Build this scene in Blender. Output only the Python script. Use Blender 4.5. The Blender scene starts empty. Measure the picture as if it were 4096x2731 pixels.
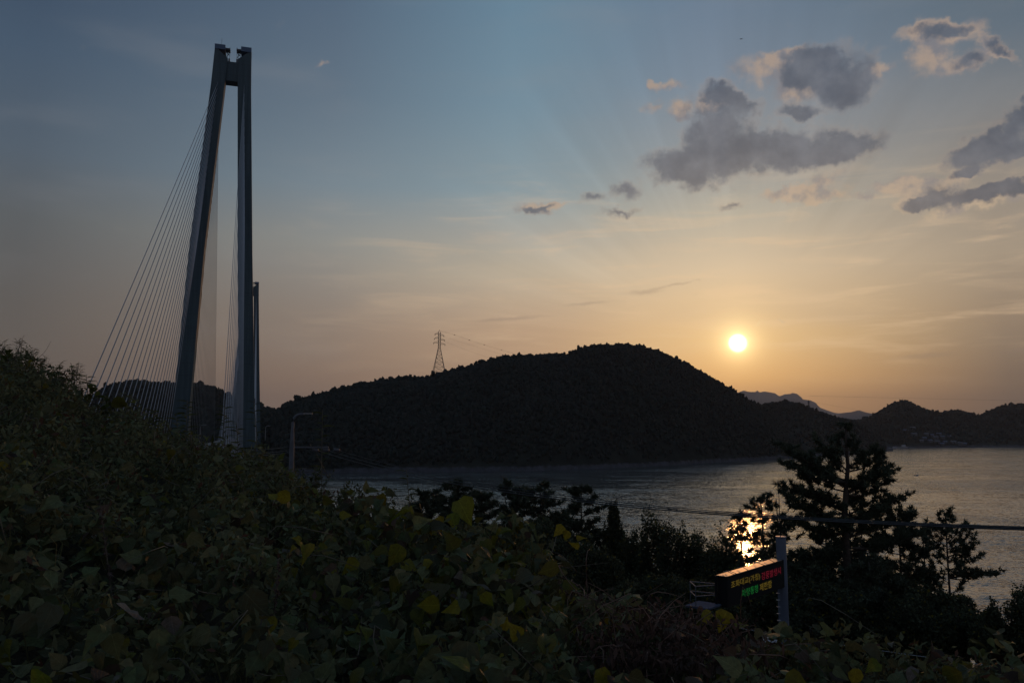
import bpy, math, random
import numpy as np
from mathutils import Vector, Matrix

rnd = random.Random(7)
rs = np.random.RandomState(11)
S = bpy.context.scene
C = S.collection
R = math.radians

# ------------------------------------------------------------------ camera
FPX = 3186.0                       # focal length in photo pixels (4096 wide)
PITCH = R(6.26)
CAMZ = 48.0
cam = bpy.data.cameras.new('camera')
cam.sensor_width = 36.0
cam.lens = 36.0 * FPX / 4096.0
cam.clip_start = 0.05
cam.clip_end = 90000
camo = bpy.data.objects.new('camera', cam)
C.objects.link(camo)
camo.location = (0, 0, CAMZ)
camo.rotation_euler = (R(90) + PITCH, 0, 0)
S.camera = camo
CP, SP = math.cos(PITCH), math.sin(PITCH)


def ray(x, y):
    a = (x - 2048.0) / FPX
    b = (1365.5 - y) / FPX
    return Vector((a, CP - b * SP, SP + b * CP))


def at(x, y, Y):
    """world point seen at photo pixel x, y at world depth Y"""
    d = ray(x, y)
    return Vector((0, 0, CAMZ)) + d * (Y / d.y)


def azel(x, y):
    d = ray(x, y).normalized()
    return math.atan2(d.x, d.y), math.asin(d.z)


# ------------------------------------------------------------------ render settings
S.view_settings.view_transform = 'Standard'
S.view_settings.look = 'None'
S.view_settings.exposure = 0.0
S.view_settings.gamma = 1.0
S.cycles.use_denoising = True
S.cycles.max_bounces = 6
S.cycles.diffuse_bounces = 2
S.cycles.glossy_bounces = 3
S.cycles.transmission_bounces = 3
S.cycles.transparent_max_bounces = 8
S.cycles.volume_bounces = 0
S.cycles.sample_clamp_indirect = 4.0

# ------------------------------------------------------------------ node helpers


def lin(c):
    return tuple(((v / 255.0) / 12.92 if v / 255.0 <= 0.04045 else ((v / 255.0 + 0.055) / 1.055) ** 2.4) for v in c) + (1.0,)


class NT:
    def __init__(s, tree):
        s.t = tree
        s.n = tree.nodes
        s.l = tree.links

    def node(s, kind, **kw):
        n = s.n.new(kind)
        for k, v in kw.items():
            setattr(n, k, v)
        return n

    def put(s, sock, v):
        if isinstance(v, bpy.types.NodeSocket):
            s.l.new(v, sock)
        elif v is not None:
            sock.default_value = v

    def m(s, op, a, b=None, c=None, clamp=False):
        n = s.node('ShaderNodeMath', operation=op, use_clamp=clamp)
        s.put(n.inputs[0], a)
        if b is not None:
            s.put(n.inputs[1], b)
        if c is not None:
            s.put(n.inputs[2], c)
        return n.outputs[0]

    def vm(s, op, a, b=None, scale=None):
        n = s.node('ShaderNodeVectorMath', operation=op)
        s.put(n.inputs[0], a)
        if b is not None:
            s.put(n.inputs[1], b)
        if scale is not None:
            s.put(n.inputs['Scale'], scale)
        return n.outputs['Value'] if op in ('DOT_PRODUCT', 'LENGTH', 'DISTANCE') else n.outputs[0]

    def ss(s, v, a, b, lo=0.0, hi=1.0, kind='SMOOTHSTEP'):
        n = s.node('ShaderNodeMapRange', interpolation_type=kind)
        s.put(n.inputs['Value'], v)
        n.inputs['From Min'].default_value = a
        n.inputs['From Max'].default_value = b
        n.inputs['To Min'].default_value = lo
        n.inputs['To Max'].default_value = hi
        return n.outputs[0]

    def mix(s, f, a, b, blend='MIX'):
        n = s.node('ShaderNodeMix', data_type='RGBA', blend_type=blend)
        s.put(n.inputs[0], f)
        s.put(n.inputs[6], a)
        s.put(n.inputs[7], b)
        return n.outputs[2]

    def noise(s, vec, scale, detail=4, rough=0.55, dims='3D', color=False, dist=0.0):
        n = s.node('ShaderNodeTexNoise', noise_dimensions=dims)
        s.put(n.inputs['Vector'], vec)
        n.inputs['Scale'].default_value = scale
        n.inputs['Detail'].default_value = detail
        n.inputs['Roughness'].default_value = rough
        n.inputs['Distortion'].default_value = dist
        return n.outputs['Color'] if color else n.outputs['Fac']

    def ramp(s, v, stops, interp='LINEAR'):
        n = s.node('ShaderNodeValToRGB')
        n.color_ramp.interpolation = interp
        e = n.color_ramp.elements
        while len(e) > 1:
            e.remove(e[-1])
        e[0].position, e[0].color = stops[0]
        for p, c in stops[1:]:
            k = e.new(p)
            k.color = c
        s.put(n.inputs[0], v)
        return n.outputs[0]

    def mapping(s, vec, loc=(0, 0, 0), rot=(0, 0, 0), sc=(1, 1, 1), kind='POINT'):
        n = s.node('ShaderNodeMapping', vector_type=kind)
        s.put(n.inputs[0], vec)
        n.inputs[1].default_value = loc
        n.inputs[2].default_value = rot
        n.inputs[3].default_value = sc
        return n.outputs[0]

    def comb(s, x, y, z=0.0):
        n = s.node('ShaderNodeCombineXYZ')
        s.put(n.inputs[0], x)
        s.put(n.inputs[1], y)
        s.put(n.inputs[2], z)
        return n.outputs[0]


# ------------------------------------------------------------------ sun and sky
sun_dir = ray(2951, 1372).normalized()
SUN_EL = math.asin(sun_dir.z)
SUN_AZ = math.atan2(sun_dir.x, sun_dir.y)
sun = bpy.data.lights.new('sun', 'SUN')
sun.energy = 0.26
sun.angle = R(0.53)
sun.color = (1.0, 0.42, 0.13)
suno = bpy.data.objects.new('sun', sun)
C.objects.link(suno)
suno.rotation_euler = sun_dir.to_track_quat('Z', 'Y').to_euler()

W = bpy.data.worlds.new('World')
S.world = W
W.use_nodes = True
w = NT(W.node_tree)
w.n.clear()
tc = w.node('ShaderNodeTexCoord').outputs['Generated']
sep = w.node('ShaderNodeSeparateXYZ')
w.l.new(tc, sep.inputs[0])
az = w.m('ARCTAN2', sep.outputs[0], sep.outputs[1])
el = w.m('ARCSINE', sep.outputs[2])
eld = w.m('MULTIPLY', el, 180 / math.pi / 90.0, clamp=True)      # 0..1 for 0..90 degrees
azd = w.m('MULTIPLY', az, 180 / math.pi)

# sky colour by elevation, for five directions round the compass: the evening sky is bright round the sun
SKY = {
    'L': (-32, [(0, 106, 90, 82), (3.5, 104, 93, 86), (8, 98, 93, 90), (13, 93, 97, 100), (17, 84, 98, 112), (23, 69, 89, 110), (29, 54, 73, 97), (60, 80, 100, 125)]),
    'M': (-13, [(0, 146, 120, 106), (3.5, 147, 122, 108), (8, 150, 135, 124), (13, 149, 150, 146), (17, 122, 140, 152), (23, 98, 118, 136), (29, 84, 106, 128), (60, 86, 108, 134)]),
    'C': (0, [(0, 150, 120, 98), (3.5, 184, 147, 120), (7, 197, 165, 138), (11, 199, 185, 163), (17, 134, 158, 169), (23, 115, 146, 165), (29, 104, 137, 159), (60, 92, 115, 142)]),
    'S': (16, [(0, 170, 125, 97), (2.2, 222, 160, 108), (3.5, 236, 177, 114), (6, 230, 190, 137), (11, 211, 192, 166), (15, 178, 176, 165), (19, 140, 150, 158), (24, 116, 136, 156), (29, 104, 127, 150), (60, 92, 115, 142)]),
    'R': (32, [(0, 82, 72, 72), (3.5, 101, 90, 89), (7, 143, 125, 110), (11, 167, 152, 134), (16, 142, 136, 130), (20, 120, 126, 132), (24, 94, 112, 128), (29, 76, 101, 119), (60, 86, 106, 128)]),
}
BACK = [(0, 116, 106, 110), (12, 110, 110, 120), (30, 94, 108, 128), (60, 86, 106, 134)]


def skyramp(stops):
    return w.ramp(eld, [(d / 90.0, lin(c)) for d, *c in stops])


cols = {k: (a, skyramp(st)) for k, (a, st) in SKY.items()}
order = ['L', 'M', 'C', 'S', 'R']
sky = cols['L'][1]
for a, b in zip(order, order[1:]):
    f = w.ss(azd, cols[a][0], cols[b][0], kind='LINEAR' if b != 'S' else 'SMOOTHSTEP')
    sky = w.mix(f, sky, cols[b][1])
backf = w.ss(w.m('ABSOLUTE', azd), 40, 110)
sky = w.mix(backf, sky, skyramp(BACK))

# clouds live in azimuth / elevation, warped by noise so that their outlines are ragged
AE = w.comb(az, el, 0.0)
nz1 = w.noise(AE, 16.0, 6, 0.6, color=True)
nz2 = w.noise(AE, 70.0, 5, 0.62, color=True)
warp = w.vm('ADD', w.vm('SCALE', w.vm('SUBTRACT', nz1, (0.5, 0.5, 0.5)), scale=0.050),
            w.vm('SCALE', w.vm('SUBTRACT', nz2, (0.5, 0.5, 0.5)), scale=0.016))
AEW = w.vm('ADD', AE, warp)
PX = 1.0 / FPX


def puff(cx, cy, rx, ry, rot=0.0, k=1.0, coord=None):
    a, e = azel(cx, cy)
    ca, ce = azel(cx + 10, cy)
    sx = math.hypot(ca - a, ce - e) / 10.0
    da, de = azel(cx, cy + 10)
    sy = math.hypot(da - a, de - e) / 10.0
    v = w.mapping(coord or AEW, (a, e, 0), (0, 0, R(rot)), (rx * sx * 1.95, ry * sy * 1.95, 1.0), 'TEXTURE')
    g = w.node('ShaderNodeTexGradient', gradient_type='SPHERICAL')
    w.l.new(v, g.inputs[0])
    return w.m('MULTIPLY', g.outputs[1], k) if k != 1.0 else g.outputs[1]


def field(lst, coord=None):
    acc = None
    for p in lst:
        f = puff(*p, coord=coord)
        acc = f if acc is None else w.m('ADD', acc, f)
    return acc


# (centre x, centre y, radius x, radius y, turn): slate coloured bodies and warm lit rims
DARK = [
    (3335, 300, 150, 90, 0), (3400, 370, 90, 60, 0), (3250, 270, 80, 45, 0),
    (2860, 500, 105, 85, -20), (2930, 620, 250, 85, 4), (3200, 610, 190, 60, -2), (2740, 670, 120, 50, -10), (3400, 590, 120, 35, 14),
    (2880, 385, 60, 26, -20), (2990, 430, 46, 28, 0), (3190, 450, 60, 20, -14),
    (4060, 545, 210, 78, 18), (3900, 590, 100, 42, 12), (4090, 600, 120, 30, 8), (4110, 430, 60, 40, 30),
    (3870, 795, 150, 34, 4), (3740, 780, 66, 34, 10), (4030, 775, 120, 32, 6), (3660, 815, 60, 20, 0), (3865, 690, 40, 16, 0),
    (2380, 795, 55, 18, 8), (2510, 758, 48, 26, -20), (2483, 836, 78, 13, 5), (2120, 845, 50, 14, 8), (2190, 815, 24, 10, 20),
    (3760, 110, 110, 26, 0), (3880, 235, 66, 26, 16), (3960, 150, 50, 22, -30), (4020, 205, 40, 14, -30),
     (2930, 820, 44, 14, 6),
]
LIT = [
    (3040, 280, 110, 52, 4), (3165, 365, 60, 34, 0), (3120, 225, 60, 16, 0),
    (2668, 355, 50, 22, -8), (2632, 424, 42, 15, 0), (2722, 450, 28, 22, 0), (2608, 335, 16, 11, 0), (2850, 420, 44, 26, 0),
    (3715, 160, 72, 70, 0, .8), (3790, 112, 115, 38, 0, .8), (3710, 245, 56, 40, 0, .8), (3810, 280, 90, 26, 8, .8), (3925, 165, 52, 34, -35, .8), (3995, 205, 50, 18, -30, .8),
    (3560, 745, 66, 24, 12), (3660, 720, 84, 28, 0), (3780, 725, 90, 22, 0), (3640, 790, 50, 40, 0), (3900, 840, 210, 20, 4),
    (3239, 775, 130, 28, 3), (3120, 790, 70, 20, 0), (3450, 800, 46, 15, 0), (3300, 800, 60, 16, 0), (3270, 730, 90, 20, 10),
    (2150, 822, 90, 20, 4), (2220, 800, 30, 14, 0), (1293, 262, 26, 10, 18), (3520, 305, 60, 18, 14),
    (3030, 1278, 30, 4, 0), (3120, 1266, 24, 7, 0), (2780, 1188, 20, 5, 0), (2790, 1120, 16, 4, 0),
]
fd = field(DARK)
fl = field(LIT)
fine = w.noise(AE, 42.0, 7, 0.62)
rag = w.m('MULTIPLY', w.m('SUBTRACT', fine, 0.5), 1.35)
body = w.m('ADD', w.m('ADD', fd, fl), rag)
cov = w.ss(body, 0.16, 1.02)
darkm = w.ss(w.m('ADD', fd, w.m('MULTIPLY', rag, 0.9)), 0.20, 0.84)
THIN = [(3690, 1425, 120, 11, 2), (4070, 1402, 100, 9, 4), (2580, 1167, 70, 9, 3), (2350, 1213, 80, 7, 4), (2040, 1275, 140, 7, 4), (2700, 1140, 60, 5, 8)]
thin = field(THIN, coord=w.vm('ADD', AE, w.vm('SCALE', w.vm('SUBTRACT', nz2, (0.5, 0.5, 0.5)), scale=0.006)))
thin = w.ss(w.m('ADD', thin, w.m('MULTIPLY', rag, 0.5)), 0.2, 0.95)
# rays through thin cirrus: long streaks low in the sky, tilted
stv = w.mapping(AE, (0, 0, 0), (0, 0, R(-9)), (2.2, 17.0, 1.0))
cir = w.noise(stv, 3.0, 6, 0.6, dist=0.6)
cirm = w.m('MULTIPLY', w.ss(cir, 0.46, 0.74), w.m('MULTIPLY', w.ss(el, 0.03, 0.12), w.ss(el, 0.36, 0.20)))
cirm = w.m('MULTIPLY', cirm, w.ss(azd, -22, 6))
veil = w.noise(w.mapping(AE, (0.3, 0, 0), (0, 0, R(-14)), (1.5, 6, 1)), 2.2, 4, 0.5)
sky = w.mix(w.m('MULTIPLY', cirm, 0.50), sky, lin((232, 200, 164)))
sky = w.mix(w.m('MULTIPLY', w.ss(veil, 0.48, 0.74), 0.16), sky, lin((150, 150, 152)))
lowf = w.ss(el, 0.32, 0.14)
litn = w.noise(AE, 34.0, 5, 0.6)
litc = w.mix(lowf, w.mix(w.ss(litn, 0.42, 0.62), lin((176, 156, 142)), lin((128, 128, 136))), w.mix(w.ss(litn, 0.42, 0.66), lin((224, 198, 158)), lin((180, 160, 142))))
tex = w.noise(AE, 26.0, 6, 0.6)
darkc = w.mix(w.ss(tex, 0.3, 0.75), w.mix(lowf, lin((66, 80, 100)), lin((80, 85, 98))), w.mix(lowf, lin((104, 112, 126)), lin((132, 126, 128))))
sky = w.mix(w.m('MULTIPLY', thin, 0.35), sky, lin((118, 106, 106)))
cc = w.mix(darkm, litc, darkc)
sky = w.mix(w.m('MULTIPLY', cov, 0.90), sky, cc)

# faint rays fanning out above the sun
dv = w.vm('SUBTRACT', AE, (SUN_AZ, SUN_EL, 0))
sd_ = w.node('ShaderNodeSeparateXYZ')
w.l.new(dv, sd_.inputs[0])
phi = w.m('ARCTAN2', sd_.outputs[1], sd_.outputs[0])
rad_ = w.vm('LENGTH', dv)
rn = w.noise(w.comb(w.m('MULTIPLY', phi, 7.0), w.m('MULTIPLY', rad_, 0.8), 0.0), 1.0, 3, 0.6)
rm = w.m('MULTIPLY', w.ss(rad_, 0.10, 0.22), w.ss(rad_, 0.48, 0.28))
rm = w.m('MULTIPLY', rm, w.ss(phi, 0.15, 0.7))
sky = w.vm('SCALE', sky, scale=w.m('ADD', 1.0, w.m('MULTIPLY', w.m('MULTIPLY', w.m('SUBTRACT', rn, 0.5), 0.42), rm)))
# the sun itself and the glow round it
cosd = w.vm('DOT_PRODUCT', w.vm('NORMALIZE', tc), tuple(sun_dir))
ang = w.m('MULTIPLY', w.m('ARCCOSINE', w.m('MINIMUM', cosd, 0.9999999)), 180 / math.pi)
g1 = w.m('MULTIPLY', w.m('EXPONENT', w.m('MULTIPLY', ang, -1.7)), 3.0)
g2 = w.m('MULTIPLY', w.m('EXPONENT', w.m('MULTIPLY', ang, -0.42)), 0.21)
sky = w.mix(1.0, sky, w.vm('SCALE', (1.0, 0.78, 0.36), scale=g1), 'ADD')
sky = w.mix(1.0, sky, w.vm('SCALE', (1.0, 0.60, 0.16), scale=g2), 'ADD')
disc = w.ss(ang, 0.72, 0.46)
sky = w.mix(disc, sky, (2.6, 2.4, 2.0, 1))
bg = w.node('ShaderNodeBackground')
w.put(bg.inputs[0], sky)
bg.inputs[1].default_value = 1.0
nish = w.node('ShaderNodeTexSky')
nish.sky_type = 'NISHITA'
nish.sun_disc = False
nish.sun_elevation = SUN_EL
nish.sun_rotation = SUN_AZ
nish.dust_density = 2.0
bg2 = w.node('ShaderNodeBackground')
w.l.new(nish.outputs[0], bg2.inputs[0])
bg2.inputs[1].default_value = 0.05
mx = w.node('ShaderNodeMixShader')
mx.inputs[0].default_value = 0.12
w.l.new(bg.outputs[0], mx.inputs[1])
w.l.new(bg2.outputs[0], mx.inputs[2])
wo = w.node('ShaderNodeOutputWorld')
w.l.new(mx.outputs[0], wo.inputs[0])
W.cycles.sampling_method = 'MANUAL'
W.cycles.sample_map_resolution = 512

# ------------------------------------------------------------------ materials


def mat(name, col, rough=0.7, var=0.25, scale=3.0, metal=0.0, spec=0.5, bump=0.0, bscale=20.0, emit=None, estr=0.0):
    m = bpy.data.materials.new(name)
    m.use_nodes = True
    t = NT(m.node_tree)
    b = t.n['Principled BSDF']
    tcn = t.node('ShaderNodeTexCoord').outputs['Object']
    n = t.noise(tcn, scale, 5)
    c0 = tuple(v * (1 - var) for v in col) + (1,)
    c1 = tuple(min(1, v * (1 + var)) for v in col) + (1,)
    t.put(b.inputs['Base Color'], t.mix(t.ss(n, 0.3, 0.7), c0, c1))
    b.inputs['Roughness'].default_value = rough
    b.inputs['Metallic'].default_value = metal
    b.inputs['Specular IOR Level'].default_value = spec
    if bump:
        bn = t.node('ShaderNodeBump')
        bn.inputs['Strength'].default_value = bump
        t.put(bn.inputs['Height'], t.noise(tcn, bscale, 5))
        t.l.new(bn.outputs[0], b.inputs['Normal'])
    if emit:
        b.inputs['Emission Color'].default_value = emit + (1,)
        b.inputs['Emission Strength'].default_value = estr
    return m


def leafmat(name, trans=0.35, rough=0.5, veins=False, spec=0.35):
    """leaf colour comes from the mesh (each leaf has its own); light shines through"""
    m = bpy.data.materials.new(name)
    m.use_nodes = True
    t = NT(m.node_tree)
    t.n.clear()
    at_ = t.node('ShaderNodeAttribute', attribute_name='leaf_colour')
    col = at_.outputs['Color']
    b = t.node('ShaderNodeBsdfPrincipled')
    if veins:
        uv = t.node('ShaderNodeUVMap').outputs[0]
        sp = t.node('ShaderNodeSeparateXYZ')
        t.l.new(uv, sp.inputs[0])
        au = t.m('ABSOLUTE', sp.outputs[0])
        st = t.m('FRACT', t.m('MULTIPLY', t.m('SUBTRACT', sp.outputs[1], t.m('MULTIPLY', au, 0.75)), 6.0))
        v = t.m('MAXIMUM', t.ss(st, 0.13, 0.0), t.ss(au, 0.03, 0.0))
        bl = t.noise(t.node('ShaderNodeTexCoord').outputs['Object'], 45.0, 4)
        col = t.mix(t.ss(bl, 0.35, 0.75, 0.0, 0.45), col, (0.05, 0.035, 0.012, 1))
        col = t.mix(t.m('MULTIPLY', v, 0.5), col, t.vm('SCALE', col, scale=1.9))
        bn = t.node('ShaderNodeBump')
        bn.inputs['Strength'].default_value = 0.5
        bn.inputs['Distance'].default_value = 0.004
        t.put(bn.inputs['Height'], v)
        t.l.new(bn.outputs[0], b.inputs['Normal'])
    t.put(b.inputs['Base Color'], col)
    b.inputs['Roughness'].default_value = rough
    b.inputs['Specular IOR Level'].default_value = spec
    tr = t.node('ShaderNodeBsdfTranslucent')
    t.put(tr.inputs[0], col)
    ms = t.node('ShaderNodeMixShader')
    ms.inputs[0].default_value = trans
    t.l.new(b.outputs[0], ms.inputs[1])
    t.l.new(tr.outputs[0], ms.inputs[2])
    o = t.node('ShaderNodeOutputMaterial')
    t.l.new(ms.outputs[0], o.inputs[0])
    return m


M = {}
M['concrete'] = mat('concrete', (0.17, 0.20, 0.23), 0.75, 0.15, 0.15, bump=0.1, bscale=2)
M['tower_paint'] = mat('tower_paint', (0.040, 0.066, 0.085), 0.6, 0.15, 0.12, bump=0.1, bscale=2)
def towermat():
    m = bpy.data.materials.new('tower_paint')
    m.use_nodes = True
    t = NT(m.node_tree)
    b = t.n['Principled BSDF']
    g = t.node('ShaderNodeNewGeometry').outputs['Position']
    sp = t.node('ShaderNodeSeparateXYZ')
    t.l.new(g, sp.inputs[0])
    fr = t.m('FRACT', t.m('DIVIDE', sp.outputs[2], 4.5))
    joint = t.ss(fr, 0.05, 0.02)
    st = t.noise(t.mapping(g, (0, 0, 0), (0, 0, 0), (0.9, 0.9, 0.05)), 1.0, 5, 0.65)
    c = t.mix(t.ss(st, 0.35, 0.7), (0.026, 0.056, 0.072, 1), (0.046, 0.084, 0.102, 1))
    lift = t.noise(t.comb(0.0, 0.0, t.m('FLOOR', t.m('DIVIDE', sp.outputs[2], 4.5))), 7.3, 1, 0.5)
    c = t.vm('SCALE', c, scale=t.m('ADD', 0.82, t.m('MULTIPLY', lift, 0.36)))
    c = t.mix(t.m('MULTIPLY', joint, 0.45), c, (0.015, 0.022, 0.03, 1))
    t.put(b.inputs['Base Color'], c)
    b.inputs['Roughness'].default_value = 0.65
    return m


M['tower_paint'] = towermat()
M['cap_blue'] = mat('cap_blue', (0.05, 0.10, 0.18), 0.5, 0.1, 1)
M['cable'] = mat('cable', (0.30, 0.33, 0.37), 0.45, 0.05, 1)
M['steel'] = mat('steel', (0.30, 0.31, 0.33), 0.45, 0.2, 2, metal=0.4)
M['dark_steel'] = mat('dark_steel', (0.09, 0.09, 0.10), 0.5, 0.2, 2, metal=0.3)
M['post_paint'] = mat('post_paint', (0.16, 0.19, 0.26), 0.38, 0.12, 1.5, metal=0.3)
M['lamp_grey'] = mat('lamp_grey', (0.09, 0.10, 0.12), 0.6, 0.2, 2)
M['grating'] = mat('grating', (0.07, 0.09, 0.13), 0.95, 0.2, 8, spec=0.05)
M['asphalt'] = mat('asphalt', (0.05, 0.05, 0.052), 0.9, 0.2, 3)
M['wire'] = mat('wire', (0.02, 0.02, 0.022), 0.35, 0.1, 1)
M['bark'] = mat('bark', (0.055, 0.04, 0.03), 0.9, 0.4, 5, bump=0.6, bscale=25)
M['stem'] = mat('stem', (0.09, 0.075, 0.05), 0.7, 0.5, 6)
M['dry_stem'] = mat('dry_stem', (0.15, 0.085, 0.06), 0.75, 0.5, 5)
M['roof'] = mat('roof', (0.085, 0.095, 0.12), 0.6, 0.3, 0.2)
M['roof_blue'] = mat('roof_blue', (0.06, 0.09, 0.16), 0.6, 0.3, 0.2)
M['wall'] = mat('house_wall', (0.075, 0.075, 0.08), 0.8, 0.2, 0.2)
M['glass'] = mat('window_glass', (0.03, 0.035, 0.04), 0.1, 0.1, 1)
M['boat_white'] = mat('boat_white', (0.34, 0.34, 0.37), 0.5, 0.1, 1)
M['sign_case'] = mat('sign_case', (0.012, 0.012, 0.014), 0.7, 0.2, 2, spec=0.15)
M['sign_top'] = mat('sign_top', (0.17, 0.16, 0.16), 0.42, 0.15, 2, metal=0.6)
M['led_face'] = mat('led_face', (0.010, 0.012, 0.014), 0.8, 0.2, 30, spec=0.15)
M['led_amber'] = mat('led_amber', (0.05, 0.04, 0.01), 0.5, 0.1, 5, emit=(0.75, 0.50, 0.05), estr=0.14)
M['led_red'] = mat('led_red', (0.05, 0.005, 0.01), 0.5, 0.1, 5, emit=(0.80, 0.02, 0.07), estr=0.14)
M['led_green'] = mat('led_green', (0.005, 0.05, 0.01), 0.5, 0.1, 5, emit=(0.02, 0.62, 0.10), estr=0.14)
M['ball'] = mat('ball_orange', (0.25, 0.08, 0.03), 0.5, 0.1, 5)
M['needle'] = leafmat('pine_needle', 0.15, 0.6)
M['leaf'] = leafmat('kudzu_leaf', 0.42, 0.58, veins=True, spec=0.22)
M['small_leaf'] = leafmat('small_leaf', 0.35, 0.7, spec=0.12)
M['forest'] = leafmat('forest_canopy', 0.05, 0.85, spec=0.1)


def hillmat(name, soil, shore, rock=True):
    m = bpy.data.materials.new(name)
    m.use_nodes = True
    t = NT(m.node_tree)
    b = t.n['Principled BSDF']
    g = t.node('ShaderNodeNewGeometry').outputs['Position']
    sp = t.node('ShaderNodeSeparateXYZ')
    t.l.new(g, sp.inputs[0])
    n = t.noise(g, 0.03, 8, 0.65)
    c = t.mix(t.ss(n, 0.35, 0.7), tuple(v * 0.6 for v in soil) + (1,), tuple(v * 1.3 for v in soil) + (1,))
    if rock:
        rk = t.noise(g, 0.12, 8, 0.7)
        rc = t.mix(t.ss(rk, 0.4, 0.65), (0.045, 0.045, 0.05, 1), shore + (1,))
        f = t.ss(t.m('ADD', sp.outputs[2], t.m('MULTIPLY', rk, -9.0)), 1.5, -1.0)
        c = t.mix(f, c, rc)
    t.put(b.inputs['Base Color'], c)
    b.inputs['Roughness'].default_value = 0.95
    b.inputs['Specular IOR Level'].default_value = 0.1
    bn = t.node('ShaderNodeBump')
    bn.inputs['Strength'].default_value = 0.6
    bn.inputs['Distance'].default_value = 3.0
    t.put(bn.inputs['Height'], t.noise(g, 0.15, 6, 0.7))
    t.l.new(bn.outputs[0], b.inputs['Normal'])
    return m


M['hill'] = hillmat('hill_ground', (0.022, 0.025, 0.020), (0.075, 0.075, 0.088))
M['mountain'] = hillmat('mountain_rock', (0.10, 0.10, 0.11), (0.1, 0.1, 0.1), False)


def groundmat():
    m = bpy.data.materials.new('ground_soil')
    m.use_nodes = True
    t = NT(m.node_tree)
    b = t.n['Principled BSDF']
    g = t.node('ShaderNodeNewGeometry').outputs['Position']
    n = t.noise(g, 0.6, 8, 0.7)
    n2 = t.noise(g, 9.0, 6, 0.7)
    c = t.mix(t.ss(n, 0.35, 0.65), (0.040, 0.042, 0.028, 1), (0.075, 0.068, 0.046, 1))
    c = t.mix(t.ss(n2, 0.4, 0.7, 0, 0.6), c, (0.012, 0.014, 0.008, 1))
    t.put(b.inputs['Base Color'], c)
    b.inputs['Roughness'].default_value = 0.95
    b.inputs['Specular IOR Level'].default_value = 0.1
    bn = t.node('ShaderNodeBump')
    bn.inputs['Strength'].default_value = 1.0
    bn.inputs['Distance'].default_value = 0.15
    t.put(bn.inputs['Height'], n2)
    t.l.new(bn.outputs[0], b.inputs['Normal'])
    return m


M['ground'] = groundmat()


def watermat():
    m = bpy.data.materials.new('sea_water')
    m.use_nodes = True
    t = NT(m.node_tree)
    b = t.n['Principled BSDF']
    g = t.node('ShaderNodeNewGeometry').outputs['Position']
    b.inputs['Base Color'].default_value = (0.050, 0.056, 0.056, 1)
    b.inputs['IOR'].default_value = 1.8
    # current bands: smooth slicks and ruffled streaks
    band = t.noise(t.mapping(g, (0, 0, 0), (0, 0, R(12)), (0.0032, 0.010, 1)), 1.0, 8, 0.66, dist=1.2)
    ruff = t.ss(band, 0.40, 0.62)
    t.put(b.inputs['Roughness'], t.m('ADD', t.m('MULTIPLY', ruff, 0.06), 0.10))
    # wave slopes taken straight from noise, so that far ripples keep their tilt
    a = t.noise(t.mapping(g, (0, 0, 0), (0, 0, R(20)), (0.45, 1.0, 1)), 1.0, 4, 0.65, color=True)
    c = t.noise(t.mapping(g, (3, 5, 0), (0, 0, R(-8)), (0.05, 0.16, 1)), 1.0, 4, 0.6, color=True)
    sl = t.vm('ADD', t.vm('MULTIPLY', t.vm('SUBTRACT', a, (0.5, 0.5, 0.5)), (0.70, 1.20, 0.0)), t.vm('MULTIPLY', t.vm('SUBTRACT', c, (0.5, 0.5, 0.5)), (0.20, 0.45, 0.0)))
    sl = t.vm('SCALE', sl, scale=t.m('ADD', t.m('MULTIPLY', ruff, 0.85), 0.55))
    t.put(b.inputs['Normal'], t.vm('NORMALIZE', t.vm('ADD', sl, (0.0, -0.022, 1.0))))
    return m


M['water'] = watermat()

# ------------------------------------------------------------------ mesh helpers


def link(name, me, parent=None, m=None, label=None, cat=None, group=None, kind=None):
    o = bpy.data.objects.new(name, me)
    C.objects.link(o)
    if m is not None and me is not None:
        me.materials.append(m)
    if parent is not None:
        o.parent = parent
    tag(o, label, cat, group, kind)
    return o


def tag(o, label=None, cat=None, group=None, kind=None):
    for k, v in (('label', label), ('category', cat), ('group', group), ('kind', kind)):
        if v:
            o[k] = v
    return o


def thing(name, loc, label, cat, group=None):
    o = bpy.data.objects.new(name, None)
    C.objects.link(o)
    o.location = loc
    o.empty_display_size = 0.2
    return tag(o, label, cat, group)


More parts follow.
